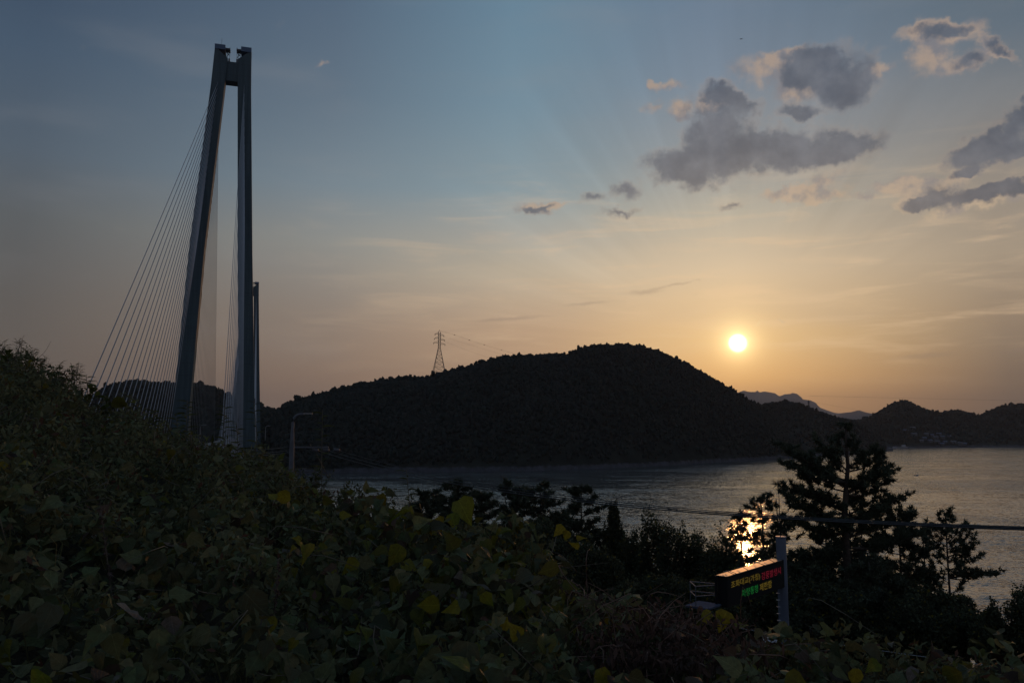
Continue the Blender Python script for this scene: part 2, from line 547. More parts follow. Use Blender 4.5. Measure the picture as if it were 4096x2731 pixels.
class MB:
    """collects simple solids in world coordinates; build() makes ONE mesh object"""

    def __init__(s):
        s.v = []
        s.f = []

    def add(s, vs, fs):
        k = len(s.v)
        s.v += [tuple(v) for v in vs]
        s.f += [tuple(i + k for i in f) for f in fs]

    def box(s, lo, hi):
        x0, y0, z0 = lo
        x1, y1, z1 = hi
        s.add([(x0, y0, z0), (x1, y0, z0), (x1, y1, z0), (x0, y1, z0), (x0, y0, z1), (x1, y0, z1), (x1, y1, z1), (x0, y1, z1)],
              [(0, 3, 2, 1), (4, 5, 6, 7), (0, 1, 5, 4), (1, 2, 6, 5), (2, 3, 7, 6), (3, 0, 4, 7)])

    def loft(s, rings, cap=True):
        n = len(rings[0])
        k = len(s.v)
        for r in rings:
            s.v += [tuple(p) for p in r]
        for i in range(len(rings) - 1):
            for j in range(n):
                a, b = k + i * n + j, k + i * n + (j + 1) % n
                s.f.append((a, b, b + n, a + n))
        if cap:
            s.f.append(tuple(k + j for j in reversed(range(n))))
            s.f.append(tuple(k + (len(rings) - 1) * n + j for j in range(n)))

    def obox(s, c, ax, ay, az_, hx, hy, hz):
        c = Vector(c)
        r = []
        for sz in (-1, 1):
            r.append([c + ax * hx * sx + ay * hy * sy + az_ * hz * sz for sx, sy in ((-1, -1), (1, -1), (1, 1), (-1, 1))])
        s.loft(r)

    def tube(s, pts, rad, n=6):
        pts = [Vector(p) for p in pts]
        if not isinstance(rad, (list, tuple)):
            rad = [rad] * len(pts)
        rings = []
        for i, p in enumerate(pts):
            d = (pts[min(i + 1, len(pts) - 1)] - pts[max(i - 1, 0)])
            if d.length < 1e-9:
                d = Vector((0, 0, 1))
            d.normalize()
            up = Vector((0, 0, 1)) if abs(d.z) < 0.95 else Vector((1, 0, 0))
            a = d.cross(up).normalized()
            b = d.cross(a)
            rings.append([p + (a * math.cos(2 * math.pi * k / n) + b * math.sin(2 * math.pi * k / n)) * rad[i] for k in range(n)])
        s.loft(rings)

    def ball(s, c, r, n=8):
        c = Vector(c)
        rings = []
        for i in range(1, n // 2):
            th = math.pi * i / (n // 2)
            rings.append([c + Vector((math.sin(th) * math.cos(2 * math.pi * k / n), math.sin(th) * math.sin(2 * math.pi * k / n), math.cos(th))) * r for k in range(n)])
        s.loft(rings)

    def build(s, name, m, parent=None, smooth=False, **kw):
        me = bpy.data.meshes.new(name)
        off = Vector((0, 0, 0))
        if parent is not None:
            q = parent
            while q is not None:
                off += q.location
                q = q.parent
        elif s.v and kw.get('label'):
            a = np.array(s.v)
            off = Vector((float(a[:, 0].mean()), float(a[:, 1].mean()), float(a[:, 2].min())))
        me.from_pydata([tuple(Vector(v) - off) for v in s.v], [], s.f)
        if smooth:
            me.polygons.foreach_set('use_smooth', [True] * len(me.polygons))
        me.update()
        o = link(name, me, parent, m, **kw)
        if parent is None:
            o.location = off
        return o


def npmesh(name, verts, loops, fsize, m, parent=None, col=None, uv=None, smooth=False, **kw):
    """mesh from numpy arrays; loops: flat vertex indices, fsize: corners of each face (one number)"""
    verts = np.asarray(verts, np.float32).copy()
    off = Vector((0, 0, 0))
    if parent is not None:
        q = parent
        while q is not None:
            off += q.location
            q = q.parent
        verts -= np.array(off, np.float32)
    me = bpy.data.meshes.new(name)
    nl = len(loops)
    nf = nl // fsize
    me.vertices.add(len(verts))
    me.vertices.foreach_set('co', verts.ravel())
    me.loops.add(nl)
    me.loops.foreach_set('vertex_index', np.asarray(loops, np.int32))
    me.polygons.add(nf)
    me.polygons.foreach_set('loop_start', np.arange(0, nl, fsize, dtype=np.int32))
    if smooth:
        me.polygons.foreach_set('use_smooth', np.ones(nf, bool))
    if col is not None:
        a = me.color_attributes.new('leaf_colour', 'FLOAT_COLOR', 'POINT')
        c4 = np.ones((len(verts), 4), np.float32)
        c4[:, :3] = col
        a.data.foreach_set('color', c4.ravel())
    if uv is not None:
        u = me.uv_layers.new(name='UVMap')
        u.data.foreach_set('uv', np.asarray(uv, np.float32)[np.asarray(loops)].ravel())
    me.update(calc_edges=True)
    me.validate()
    return link(name, me, parent, m, **kw)


def unit(a):
    return a / (np.linalg.norm(a, axis=-1, keepdims=True) + 1e-9)


def vnoise(x, y, seed=0):
    """cheap smooth noise in 2D, about -1..1"""
    r = np.random.RandomState(seed)
    out = 0
    for k in range(7):
        a = r.uniform(0, 2 * math.pi)
        f = 2 * math.pi * r.uniform(0.6, 1.6)
        out = out + np.sin((x * math.cos(a) + y * math.sin(a)) * f + r.uniform(0, 6.28))
    return out / 3.2


def interp(x, pts):
    p = np.array(pts, float)
    return np.interp(x, p[:, 0], p[:, 1])


# ------------------------------------------------------------------ sea, hills, mountains
sb = MB()
sb.add([(-26000, -400, 0), (26000, -400, 0), (26000, 26000, 0), (-26000, 26000, 0)], [(0, 1, 2, 3)])
sb.build('water', M['water'], kind='structure')


def shoreY(ypx):
    return CAMZ / (math.tan(math.atan((ypx - 1365.5) / FPX) - PITCH))


def hill(name, crest, foot, depth, m, tree_h=5.0, nx=260, ny=46, back=1.2, seed=1, rough=0.05, fine=0.0):
    """crest: (x px, y px) skyline; foot: (x px, distance of the shore); depth: (x px, distance of the crest)"""
    xs = np.linspace(crest[0][0], crest[-1][0], nx)
    yc = interp(xs, crest)
    Yf = interp(xs, foot)
    Yc = interp(xs, depth)
    V = np.zeros((nx, ny + 14, 3))
    ss = np.concatenate([[-0.08], np.linspace(0, 1, ny - 1), 1 + np.linspace(0.08, 1, 14)])
    for i, x in enumerate(xs):
        p = at(x, yc[i], Yc[i])
        t = p.x / p.y
        zc = max(p.z - tree_h, 3.0)
        for j, s_ in enumerate(ss):
            if s_ <= 1:
                Y = Yf[i] + (Yc[i] - Yf[i]) * s_
                z = -6.0 if s_ < 0 else zc * (math.sin(s_ * math.pi / 2) ** 0.82) * (1 + 0.0)
                if 0 < s_ < 0.97:
                    z = z * (1 - rough * 1.2 * (1 - s_)) + zc * rough * float(vnoise(x / 260.0, s_ * 2.0, seed)) * math.sin(s_ * math.pi) ** 0.7
            else:
                b_ = s_ - 1
                Y = Yc[i] + (Yc[i] - Yf[i]) * back * b_
                z = zc * math.cos(b_ * math.pi / 2) ** 1.2 - 6 * b_
            V[i, j] = (t * Y, Y, z)
    n2 = V.shape[1]
    idx = np.arange(nx * n2).reshape(nx, n2)
    q = np.stack([idx[:-1, :-1], idx[1:, :-1], idx[1:, 1:], idx[:-1, 1:]], -1).reshape(-1)
    o = npmesh(name, V.reshape(-1, 3), q, 4, m, smooth=True, kind='structure')
    return V


def ico():
    p = (1 + 5 ** 0.5) / 2
    v = [(-1, p, 0), (1, p, 0), (-1, -p, 0), (1, -p, 0), (0, -1, p), (0, 1, p), (0, -1, -p), (0, 1, -p), (p, 0, -1), (p, 0, 1), (-p, 0, -1), (-p, 0, 1)]
    f = [(0, 11, 5), (0, 5, 1), (0, 1, 7), (0, 7, 10), (0, 10, 11), (1, 5, 9), (5, 11, 4), (11, 10, 2), (10, 7, 6), (7, 1, 8),
         (3, 9, 4), (3, 4, 2), (3, 2, 6), (3, 6, 8), (3, 8, 9), (4, 9, 5), (2, 4, 11), (6, 2, 10), (8, 6, 7), (9, 8, 1)]
    return unit(np.array(v, float)), np.array(f)


IV, IF = ico()


def clumps(P, rad, hgt, rs_, per=1):
    """a rough tree-crown lump at each point: verts, tri loops"""
    n = len(P)
    jit = 1 + rs_.uniform(-0.42, 0.5, (n, 12))
    v = IV[None] * jit[..., None]
    v[..., 0] *= rad[:, None]
    v[..., 1] *= rad[:, None]
    v[..., 2] = v[..., 2] * hgt[:, None] * 0.5 + hgt[:, None] * 0.5
    a = rs_.uniform(0, 6.28, n)
    ca, sa = np.cos(a)[:, None], np.sin(a)[:, None]
    x = v[..., 0] * ca - v[..., 1] * sa
    y = v[..., 0] * sa + v[..., 1] * ca
    v = np.stack([x, y, v[..., 2]], -1) + P[:, None]
    f = (IF[None] + (np.arange(n) * 12)[:, None, None]).reshape(-1)
    return v.reshape(-1, 3), f


def forest(name, V, n, h, seed, label, crest_extra=900, jmax=None):
    r = np.random.RandomState(seed)
    nx, ny = V.shape[:2]
    ymax = ny - 14 + 3
    i = r.uniform(0, nx - 1.001, n)
    j = 2.2 + (ymax - 2.2) * r.uniform(0, 1, n) ** 0.8
    i2 = r.uniform(0, nx - 1.001, crest_extra)
    j2 = r.uniform(ny - 16.5, ny - 12.0, crest_extra)
    i, j = np.concatenate([i, i2]), np.concatenate([j, j2])
    i0, j0 = i.astype(int), j.astype(int)
    fi, fj = (i - i0)[:, None], (j - j0)[:, None]
    P = V[i0, j0] * (1 - fi) * (1 - fj) + V[i0 + 1, j0] * fi * (1 - fj) + V[i0, j0 + 1] * (1 - fi) * fj + V[i0 + 1, j0 + 1] * fi * fj
    keep = P[:, 2] > 3.5
    P = P[keep]
    k = len(P)
    slope = (j[keep] < ny - 17)
    hh = h * np.where(slope, 0.68, 1.0) * r.uniform(0.6, 1.25, k) * np.where(r.uniform(0, 1, k) < 0.12, 1.35, 1.0)
    rad = hh * r.uniform(0.28, 0.5, k)
    P = P.copy()
    P[:, 2] -= 1.0
    v, f = clumps(P, rad, hh, r)
    # a second, smaller and higher lump gives each crown a broken top
    P2 = P + np.stack([r.normal(0, 1, k) * rad * 0.5, r.normal(0, 1, k) * rad * 0.5, hh * 0.5], -1)
    v2, f2 = clumps(P2, rad * 0.55, hh * 0.62, r)
    c = np.array([0.022, 0.027, 0.023])[None] * r.uniform(0.75, 1.25, k)[:, None]
    c[:, 0] *= r.uniform(0.9, 1.2, k)
    col = np.concatenate([np.repeat(c, 12, 0), np.repeat(c, 12, 0)])
    return npmesh(name, np.concatenate([v, v2]), np.concatenate([f, f2 + len(v)]), 3, M['forest'], col=col, kind='stuff', label=label)


# wooded island straight ahead
CREST_MAIN = [(1090, 1700), (1125, 1640), (1145, 1622), (1200, 1602), (1300, 1580), (1380, 1562), (1450, 1545), (1520, 1532), (1600, 1522), (1680, 1520), (1710, 1520), (1760, 1506), (1790, 1494),
              (1900, 1468), (1980, 1446), (2080, 1432), (2200, 1426), (2260, 1423), (2310, 1408), (2360, 1398), (2420, 1392), (2500, 1388), (2560, 1394), (2620, 1408), (2680, 1430),
              (2740, 1458), (2800, 1492), (2860, 1526), (2920, 1562), (2980, 1598), (3040, 1630), (3090, 1655), (3160, 1710), (3210, 1760), (3250, 1815)]
FOOT_MAIN = [(1000, 860), (1450, 890), (1800, 905), (2100, 925), (2400, 985), (2700, 1080), (2900, 1180), (3100, 1290), (3250, 1400)]
DEP_MAIN = [(1000, 1080), (1400, 1150), (1750, 1190), (2100, 1280), (2500, 1380), (2900, 1520), (3100, 1560), (3250, 1600)]
V_main = hill('island_hill', CREST_MAIN, FOOT_MAIN, DEP_MAIN, M['hill'], 5.0, nx=420, ny=60, seed=3, rough=0.06)
forest('island_woods', V_main, 21000, 8.2, 5, 'dark pine woods covering the big island hill', crest_extra=2600)
# lower spur behind its right end
CREST_SPUR = [(2960, 1700), (3000, 1640), (3060, 1618), (3110, 1612), (3150, 1608), (3190, 1618), (3260, 1642), (3330, 1668), (3400, 1684), (3450, 1700), (3500, 1740), (3540, 1780), (3572, 1800)]
V_spur = hill('spur_hill', CREST_SPUR, [(2960, 1500), (3200, 1380), (3400, 1540), (3572, 1740)], [(2960, 1800), (3200, 1850), (3400, 1880), (3572, 1900)], M['hill'], 5.0, nx=180, ny=36, seed=4)
forest('spur_woods', V_spur, 2600, 7.5, 6, 'dark woods on the low spur below the far mountains', crest_extra=700)
# hill behind the bridge
CREST_LEFT = [(-420, 1640), (0, 1620), (300, 1608), (380, 1580), (430, 1552), (480, 1536), (520, 1532), (600, 1536), (700, 1540), (800, 1546), (870, 1562), (920, 1590), (960, 1612), (1010, 1630), (1060, 1634), (1100, 1645), (1150, 1665), (1200, 1700), (1260, 1760)]
V_left = hill('bridge_hill', CREST_LEFT, [(-420, 900), (1260, 1010)], [(-420, 1300), (1260, 1350)], M['hill'], 5.0, nx=260, ny=40, seed=8)
forest('bridge_hill_woods', V_left, 5200, 8.5, 9, 'dark woods on the hill behind the bridge tower', crest_extra=1300)
# far shore on the right with the village
CREST_FAR = [(3330, 1720), (3380, 1692), (3450, 1682), (3500, 1664), (3540, 1640), (3570, 1620), (3600, 1610), (3640, 1614), (3680, 1634), (3730, 1650), (3770, 1656), (3800, 1646), (3840, 1646), (3880, 1656),
             (3915, 1668), (3950, 1650), (3990, 1634), (4040, 1624), (4100, 1618), (4300, 1610), (4700, 1640)]
V_far = hill('far_shore_hill', CREST_FAR, [(3330, 2000), (3700, 2060), (4100, 2130), (4700, 2200)], [(3330, 2500), (3700, 2650), (4700, 2750)], M['hill'], 7.0, nx=300, ny=40, seed=12, rough=0.09)
forest('far_shore_woods', V_far, 6500, 11.0, 13, 'dark woods on the far shore behind the village', crest_extra=1500)
# serrated mountains on the horizon
CREST_MT = [(2700, 1650), (2900, 1590), (2935, 1566), (2955, 1569), (2975, 1561), (2990, 1566), (3005, 1567), (3022, 1567), (3030, 1561), (3038, 1569), (3058, 1565), (3075, 1568), (3100, 1573),
            (3115, 1583), (3122, 1583), (3140, 1576), (3160, 1575), (3172, 1571), (3188, 1575), (3205, 1588), (3212, 1597), (3240, 1600), (3262, 1610), (3280, 1630), (3340, 1652), (3420, 1660), (3520, 1664), (3700, 1680), (3900, 1700)]
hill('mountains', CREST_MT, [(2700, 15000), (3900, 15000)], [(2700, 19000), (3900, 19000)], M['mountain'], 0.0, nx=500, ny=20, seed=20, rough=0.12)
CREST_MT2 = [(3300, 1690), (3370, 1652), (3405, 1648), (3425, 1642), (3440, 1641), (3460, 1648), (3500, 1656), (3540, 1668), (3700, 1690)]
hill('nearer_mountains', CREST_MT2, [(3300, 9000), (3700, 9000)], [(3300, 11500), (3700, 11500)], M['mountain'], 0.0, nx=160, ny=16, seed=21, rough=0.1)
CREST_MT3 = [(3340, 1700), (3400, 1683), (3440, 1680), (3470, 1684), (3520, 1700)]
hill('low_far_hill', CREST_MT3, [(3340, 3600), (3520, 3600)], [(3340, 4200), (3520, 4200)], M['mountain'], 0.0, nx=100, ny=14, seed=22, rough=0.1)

# ------------------------------------------------------------------ near ground
SKYL = [(-600, 1330), (0, 1392), (100, 1430), (200, 1478), (300, 1530), (350, 1600), (500, 1640), (620, 1700), (760, 1735), (900, 1780), (1050, 1818), (1200, 1880), (1350, 1985), (1480, 2075), (1650, 2100), (1850, 2085), (1960, 2095), (2080, 2135),
        (2200, 2225), (2300, 2340), (2450, 2430), (2650, 2480), (2800, 2520), (3000, 2560), (3400, 2590), (3800, 2640), (4200, 2690), (5200, 2720)]
CRD = [(-600, 14.0), (0, 12.0), (500, 10.5), (1000, 9.5), (1500, 8.0), (2000, 6.6), (2500, 5.6), (3000, 5.2), (4200, 4.8), (5200, 4.8)]
VEG = 0.22


def ground_z(X, Y):
    X = np.asarray(X, float)
    Y = np.asarray(Y, float)
    Yp = np.maximum(Y, 0.6)
    px = 2048 + X / Yp * FPX * CP
    px = np.clip(px, -600, 5200)
    ys = interp(px, SKYL)
    Yc = interp(px, CRD)
    b = (1365.5 - ys) / FPX
    tanv = (SP + b * CP) / (CP - b * SP)
    zc = tanv * Yc - VEG
    s = np.clip((Yp - 1.2) / (Yc - 1.2), 0, 1)
    near = -1.62 + (zc + 1.62) * (s ** 0.92)
    fall = zc - np.maximum(Yp - Yc, 0) * 0.62 - 0.10 * np.minimum(np.maximum(Yp - Yc, 0), 1.0)
    rel = np.where(Yp <= Yc, near, fall)
    low = -11.2 + vnoise(X / 14.0, Y / 14.0, 31) * 0.5
    edge = 62 + 8 * vnoise(X / 60.0, X * 0 + 0.3, 33) + np.clip(-X * 0.25, 0, 18) - np.clip((X - 9) * 1.7, 0, 30)
    low = low - np.maximum(Y - edge, 0) * 0.75
    rel = np.maximum(rel, low)
    rel = np.where(rel > low + 0.01, rel + 0.05 * vnoise(X / 0.8, Y / 0.8, 35), rel)
    return np.maximum(CAMZ + rel, -4.0)


gx = np.concatenate([np.linspace(-170, -22, 40), np.linspace(-20, 20, 130), np.linspace(22, 170, 40)])
gy = np.concatenate([np.linspace(-40, 0, 12), np.linspace(0.6, 16, 90), np.linspace(16.5, 60, 50), np.linspace(62, 150, 50)])
GX, GY = np.meshgrid(gx, gy, indexing='ij')
GZ = ground_z(GX, GY)
gi = np.arange(GX.size).reshape(GX.shape)
gq = np.stack([gi[:-1, :-1], gi[1:, :-1], gi[1:, 1:], gi[:-1, 1:]], -1).reshape(-1)
npmesh('ground', np.stack([GX, GY, GZ], -1).reshape(-1, 3), gq, 4, M['ground'], smooth=True, kind='structure')

# ------------------------------------------------------------------ cable-stayed bridge
ud = Vector((-0.310, 1.0, 0)).normalized()
wd = Vector((1.0, 0.310, 0)).normalized()
up = Vector((0, 0, 1))


def deckc(Y):
    return Vector((-19.3 - 0.310 * Y, Y, 0))


P1 = deckc(298)
SPAN = Vector((-0.310 * 500, 500, 0))
bridge = thing('cable_stayed_bridge', (P1.x, P1.y, 0), 'tall two-legged bridge towers with fans of stay cables rising over the green bank', 'bridge')
LEFT = [(888, 203), (873, 350), (790, 1000), (732, 1600), (712, 1850)]
RIGHT = [(980, 213), (978, 350), (980.5, 1000), (987, 1600), (991, 1850)]


def legpath(px, side):
    out = []
    for x, y in px:
        # point on the tower plane (through P1, spanned by wd and up)
        d = ray(x, y)
        o = Vector((0, 0, CAMZ))
        n = ud
        k = (P1 - o).dot(n) / d.dot(n)
        out.append(o + d * k)
    last, prev = out[-1], out[-2]
    k = (last.z + 6) / (prev.z - last.z)
    out.append(last + (last - prev) * k)
    return out


LP, RP = legpath(LEFT, -1), legpath(RIGHT, 1)


def on_leg(path, z):
    for a, b in zip(path, path[1:]):
        if b.z <= z <= a.z:
            f = (a.z - z) / (a.z - b.z)
            return a + (b - a) * f
    return path[0]


def ring(c, hw, hu):
    return [c - wd * hw - ud * hu, c + wd * hw - ud * hu, c + wd * hw + ud * hu, c - wd * hw + ud * hu]


TOPZ = LP[0].z
HW = 2.42


def pylon(off, name='pylon'):
    py = bpy.data.objects.new(name, None)
    C.objects.link(py)
    py.location = off
    py.parent = bridge
    base = P1 + off
    for path, sd in ((LP, -1), (RP, 1)):
        m = MB()
        rings = []
        n = len(path)
        top = path[0]
        for p in path:
            hu = 3.0 + (TOPZ - p.z) * 0.008
            rings.append(ring(p + off, HW + (TOPZ - p.z) * 0.0028, hu))
        # the head is cut away on the inner side
        head = ring(top + off + up * 0.0, HW, 3.0)
        inner = [1, 2] if sd < 0 else [0, 3]
        for k in inner:
            head[k] = head[k] - up * 4.2
        rings[0] = head
        m.loft(rings)
        leg = m.build('leg', M['tower_paint'], py)
        c = MB()
        c.obox(top + off + up * 0.02 + wd * (0.55 * sd), wd, ud, up, HW * 0.80, 3.3, 0.95)
        c.build('head_cover', M['cap_blue'], leg)
        ml = MB()
        ic = top + off + wd * (-sd) * (HW - 0.15)
        ml.obox(ic + up * 0.35, wd, ud, up, 0.85, 1.5, 0.28)
        ml.obox(ic + up * 0.8 + wd * (-sd * .7), wd, ud, up, 0.06, 1.5, 0.35)
        for a in (-0.75, -0.2, 0.75):
            ml.tube([ic + wd * a, ic + wd * a * 0.8 - up * 3.4], 0.07, 4)
        ml.tube([ic + wd * 0.8 - up * 0.2, ic - wd * 0.7 - up * 2.6], 0.11, 4)
        ml.tube([ic - wd * 0.8 - up * 0.2, ic + wd * 0.5 - up * 1.6], 0.16, 4)
        ml.obox(ic - up * 4.3 + wd * (-sd * 0.55), wd, ud, up, 0.28, 1.2, 0.9)
        ml.build('service_platform', M['dark_steel'], leg)
        # doors, ladders and lights on the leg
        for zf in (0.30,):
            q = on_leg(path, TOPZ * zf) + off
            fm = MB()
            fm.obox(q + wd * (sd * (HW + 0.45)), wd, ud, up, 0.22, 0.5, 0.9)
            fm.obox(q + wd * (sd * (HW + 0.55)) - up * 1.2, wd, ud, up, 0.5, 0.9, 0.08)
            fm.build('access_platform', M['dark_steel'], leg)
    m = MB()
    zb0, zb1 = at(935, 256, 298).z, at(935, 332, 298).z
    a0, a1 = on_leg(LP, zb0) + off, on_leg(RP, zb0) + off
    b0, b1 = on_leg(LP, zb1) + off, on_leg(RP, zb1) + off
    r = []
    for lo, hi in ((b0, a0), (b1, a1)):
        r.append([lo - ud * 2.4, hi - ud * 2.4, hi + ud * 2.4, lo + ud * 2.4])
    m.loft(r)
    m.build('cross_beam', M['tower_paint'], py)
    # lower cross beam under the deck
    m = MB()
    zl = 34.0
    c0, c1 = on_leg(LP, zl) + off, on_leg(RP, zl) + off
    m.loft([[p - ud * 2.2 - up * 2, p - ud * 2.2 + up * 2, p + ud * 2.2 + up * 2, p + ud * 2.2 - up * 2] for p in (c0, c1)])
    m.build('deck_beam', M['concrete'], py)
    m = MB()
    t0 = LP[0] + off - wd * 0.2
    m.tube([t0 + up * 1.7, t0 + up * 5.0], 0.06, 5)
    m.build('lightning_rod', M['dark_steel'], py)
    return py


pylon(Vector((0, 0, 0)))
pylon(SPAN)

# deck as a shallow girder, with barriers
m = MB()
prof = [(-12.6, 39.0), (12.6, 39.0), (12.9, 38.2), (8.0, 36.6), (-8.0, 36.6), (-12.9, 38.2)]
m.loft([[deckc(Y) + wd * a + up * z for a, z in prof] for Y in (24, 298, 798, 1060)])
deck = m.build('deck', M['concrete'], bridge)
m = MB()
m.loft([[deckc(Y) + wd * a + up * z for a, z in ((-11.0, 39.01), (11.0, 39.01), (11.0, 39.03), (-11.0, 39.03))] for Y in (24, 298, 798, 1060)])
m.build('roadway', M['asphalt'], deck)
for sd in (-1, 1):
    m = MB()
    m.loft([[deckc(Y) + wd * (sd * 11.6 + a) + up * z for a, z in ((-0.2, 39.0), (0.2, 39.0), (0.12, 40.0), (-0.12, 40.0))] for Y in (24, 298, 798, 1060)])
    m.build('barrier', M['concrete'], deck)

ncab = 0


def cable_set(path, sd, off, n, start, step, direction, rad, group=None):
    """fan of cables on one side of one leg"""
    global ncab
    for k in range(n):
        z = TOPZ - 14 - k * 2.55 * (21.0 / max(n, 16) if direction < 0 and n == 16 else 1)
        a = on_leg(path, z) + off
        dist = start - k * step
        b = P1 + off + ud * direction * dist + wd * sd * 12.0 + up * 39.4
        m = group or MB()
        a = a + ud * direction * 2.6
        pts = [a + (b - a) * f - up * (0.55 * math.sin(math.pi * f)) for f in (0, 0.33, 0.66, 1)]
        m.tube(pts, rad, 5)
        if group is None:
            m.build('stay_cable', M['cable'], bridge, smooth=True)
            ncab += 1


Z0 = Vector((0, 0, 0))
cable_set(LP, -1, Z0, 21, 184, 7.6, -1, 0.10)
cable_set(RP, 1, Z0, 16, 184, 10.0, -1, 0.065)
cable_set(LP, -1, Z0, 20, 242, 10.4, 1, 0.075)
cable_set(RP, 1, Z0, 17, 242, 12.0, 1, 0.075)
cable_set(RP, 1, SPAN, 20, 242, 10.4, -1, 0.10)
rest = MB()
cable_set(LP, -1, SPAN, 21, 242, 10.4, -1, 0.06, rest)
cable_set(LP, -1, SPAN, 20, 184, 7.6, 1, 0.06, rest)
cable_set(RP, 1, SPAN, 20, 184, 7.6, 1, 0.06, rest)
rest.build('far_stay_cables', M['cable'], bridge, kind='stuff')

# ------------------------------------------------------------------ lattice towers


def lattice_tower(base, h, wbase, label, arms=3, rad=0.16, group='transmission towers'):
    t = thing('transmission_tower', base, label, 'transmission tower', group)
    base = Vector(base)
    m = MB()
    lv = [0, .10, .20, .29, .38, .46, .53, .60, .66, .72, .78, .84, .90, .96]

    def hw(f):
        return wbase / 2 * ((1 - f / 0.66) * 0.86 + 0.14) if f < 0.66 else wbase / 2 * 0.14
    for sx in (-1, 1):
        for sy in (-1, 1):
            m.tube([base + Vector((sx * hw(f), sy * hw(f), f * h)) for f in lv], rad * 1.35, 4)
    for f0, f1 in zip(lv, lv[1:]):
        a, b = hw(f0), hw(f1)
        for (p, q, r_, s_) in (((-1, -1), (1, -1), (-1, -1), (1, -1)), ((1, -1), (1, 1), (1, -1), (1, 1)), ((1, 1), (-1, 1), (1, 1), (-1, 1)), ((-1, 1), (-1, -1), (-1, 1), (-1, -1))):
            A = base + Vector((p[0] * a, p[1] * a, f0 * h))
            B = base + Vector((s_[0] * b, s_[1] * b, f1 * h))
            A2 = base + Vector((q[0] * a, q[1] * a, f0 * h))
            B2 = base + Vector((r_[0] * b, r_[1] * b, f1 * h))
            m.tube([A, B], rad * 0.7, 4)
            m.tube([A2, B2], rad * 0.7, 4)
            m.tube([A, A2], rad * 0.7, 4)
    top = base + up * h
    for sx in (-1, 1):
        for sy in (-1, 1):
            m.tube([base + Vector((sx * hw(.96), sy * hw(.96), .96 * h)), top + up * 0.5], rad, 4)
    m.build('lattice_body', M['dark_steel'], t)
    for i in range(arms):
        zz = h * (0.93 - 0.085 * i)
        L = h * (0.085 + 0.012 * i)
        for sd in (-1, 1):
            z2 = zz - (h * 0.03 if sd > 0 else 0)
            c = base + up * z2
            tip = c + Vector((sd * L, 0, 0))
            a = MB()
            for sy in (-1, 1):
                a.tube([c + Vector((sd * hw(.9), sy * hw(.9), 0)), tip], rad, 4)
            a.tube([c + Vector((sd * hw(.9), 0, h * 0.035)), tip], rad, 4)
            arm = a.build('crossarm', M['dark_steel'], t)
            k = MB()
            k.tube([tip, tip - up * h * 0.028], rad * 2.2, 5)
            k.build('insulator', M['dark_steel'], arm)
    return t


tb = at(1756, 1520, 1200)
tt = at(1757, 1321, 1200)
tower1 = lattice_tower((tb.x, 1200, tb.z - 3), tt.z - tb.z + 3, 23.5, 'tall lattice pylon standing alone on the left shoulder of the island hill', 3, 0.2)
q0, q1 = at(3236, 1645, 1880), at(3236, 1601, 1880)
lattice_tower((q0.x, 1880, q0.z), q1.z - q0.z, 9.0, 'small lattice pylon before the far mountains, right of its twin', 3, 0.26)
q0, q1 = at(3143, 1622, 1850), at(3143, 1598, 1850)
lattice_tower((q0.x, 1850, q0.z - 8), q1.z - q0.z + 8, 9.0, 'small lattice pylon on the spur left of the other small pylon', 2, 0.26)


def wire(name, pts, rad, label, cat='power line', group=None, n=5, mt='wire'):
    m = MB()
    m.tube(pts, rad, n)
    return m.build(name, M[mt], None, True, label=label, cat=cat, group=group)


def sag(a, b, s, n=24):
    a, b = Vector(a), Vector(b)
    return [a + (b - a) * (i / n) - up * (4 * s * (i / n) * (1 - i / n)) for i in range(n + 1)]


# overhead line from the lone tower, with warning balls
wp = [at(1757, 1322, 1200)] + [at(x, y, 1200 + k * 26) for k, (x, y) in enumerate([(1818, 1339), (1877, 1360), (1937, 1379), (2006, 1400), (2072, 1418)], 1)] + [at(2200, 1452, 1400), at(2420, 1500, 1500)]
wire('power_line', wp, 0.09, 'thin earth wire with warning balls sloping from the lone pylon to the hilltop', group='lines from the lone pylon')
for k, (x, y) in enumerate([(1818, 1339), (1877, 1360), (1937, 1379), (2006, 1400), (2072, 1418)]):
    b = MB()
    b.ball(at(x, y, 1200 + (k + 1) * 26), 0.85, 8)
    b.build('marker_ball', M['ball'], None, True, label='small dark warning ball on the thin wire right of the lone pylon', cat='marker ball', group='warning balls on the wire')
wire('power_line', sag(at(1769, 1344, 1200), at(2330, 1500, 1480), 3), 0.06, 'faint upper conductor running right from the lone pylon to the hill', group='lines from the lone pylon')
wire('power_line', sag(at(1770, 1362, 1200), at(2080, 1470, 1400), 2), 0.06, 'faint lower conductor running right from the lone pylon to the hill', group='lines from the lone pylon')
wire('power_line', sag(at(3236, 1583, 2200), at(4300, 1606, 2300), 0.5), 0.14, 'thin high line crossing the sky above the far right hills')
wire('power_line', sag(at(3240, 1606, 1880), at(3760, 1680, 2500), 4), 0.10, 'thin line sagging from the small pylon past the far mountains to the right')

# ------------------------------------------------------------------ village, boat, buoys
r = random.Random(5)
spots = [(3618, 1727), (3646, 1720), (3650, 1742), (3700, 1746), (3722, 1745), (3735, 1758), (3748, 1742), (3765, 1756), (3690, 1766), (3712, 1772), (3742, 1770), (3772, 1774), (3790, 1752), (3805, 1778), (3830, 1780), (3846, 1783), (3675, 1772), (3758, 1782)]
nxv = V_far.shape[0]


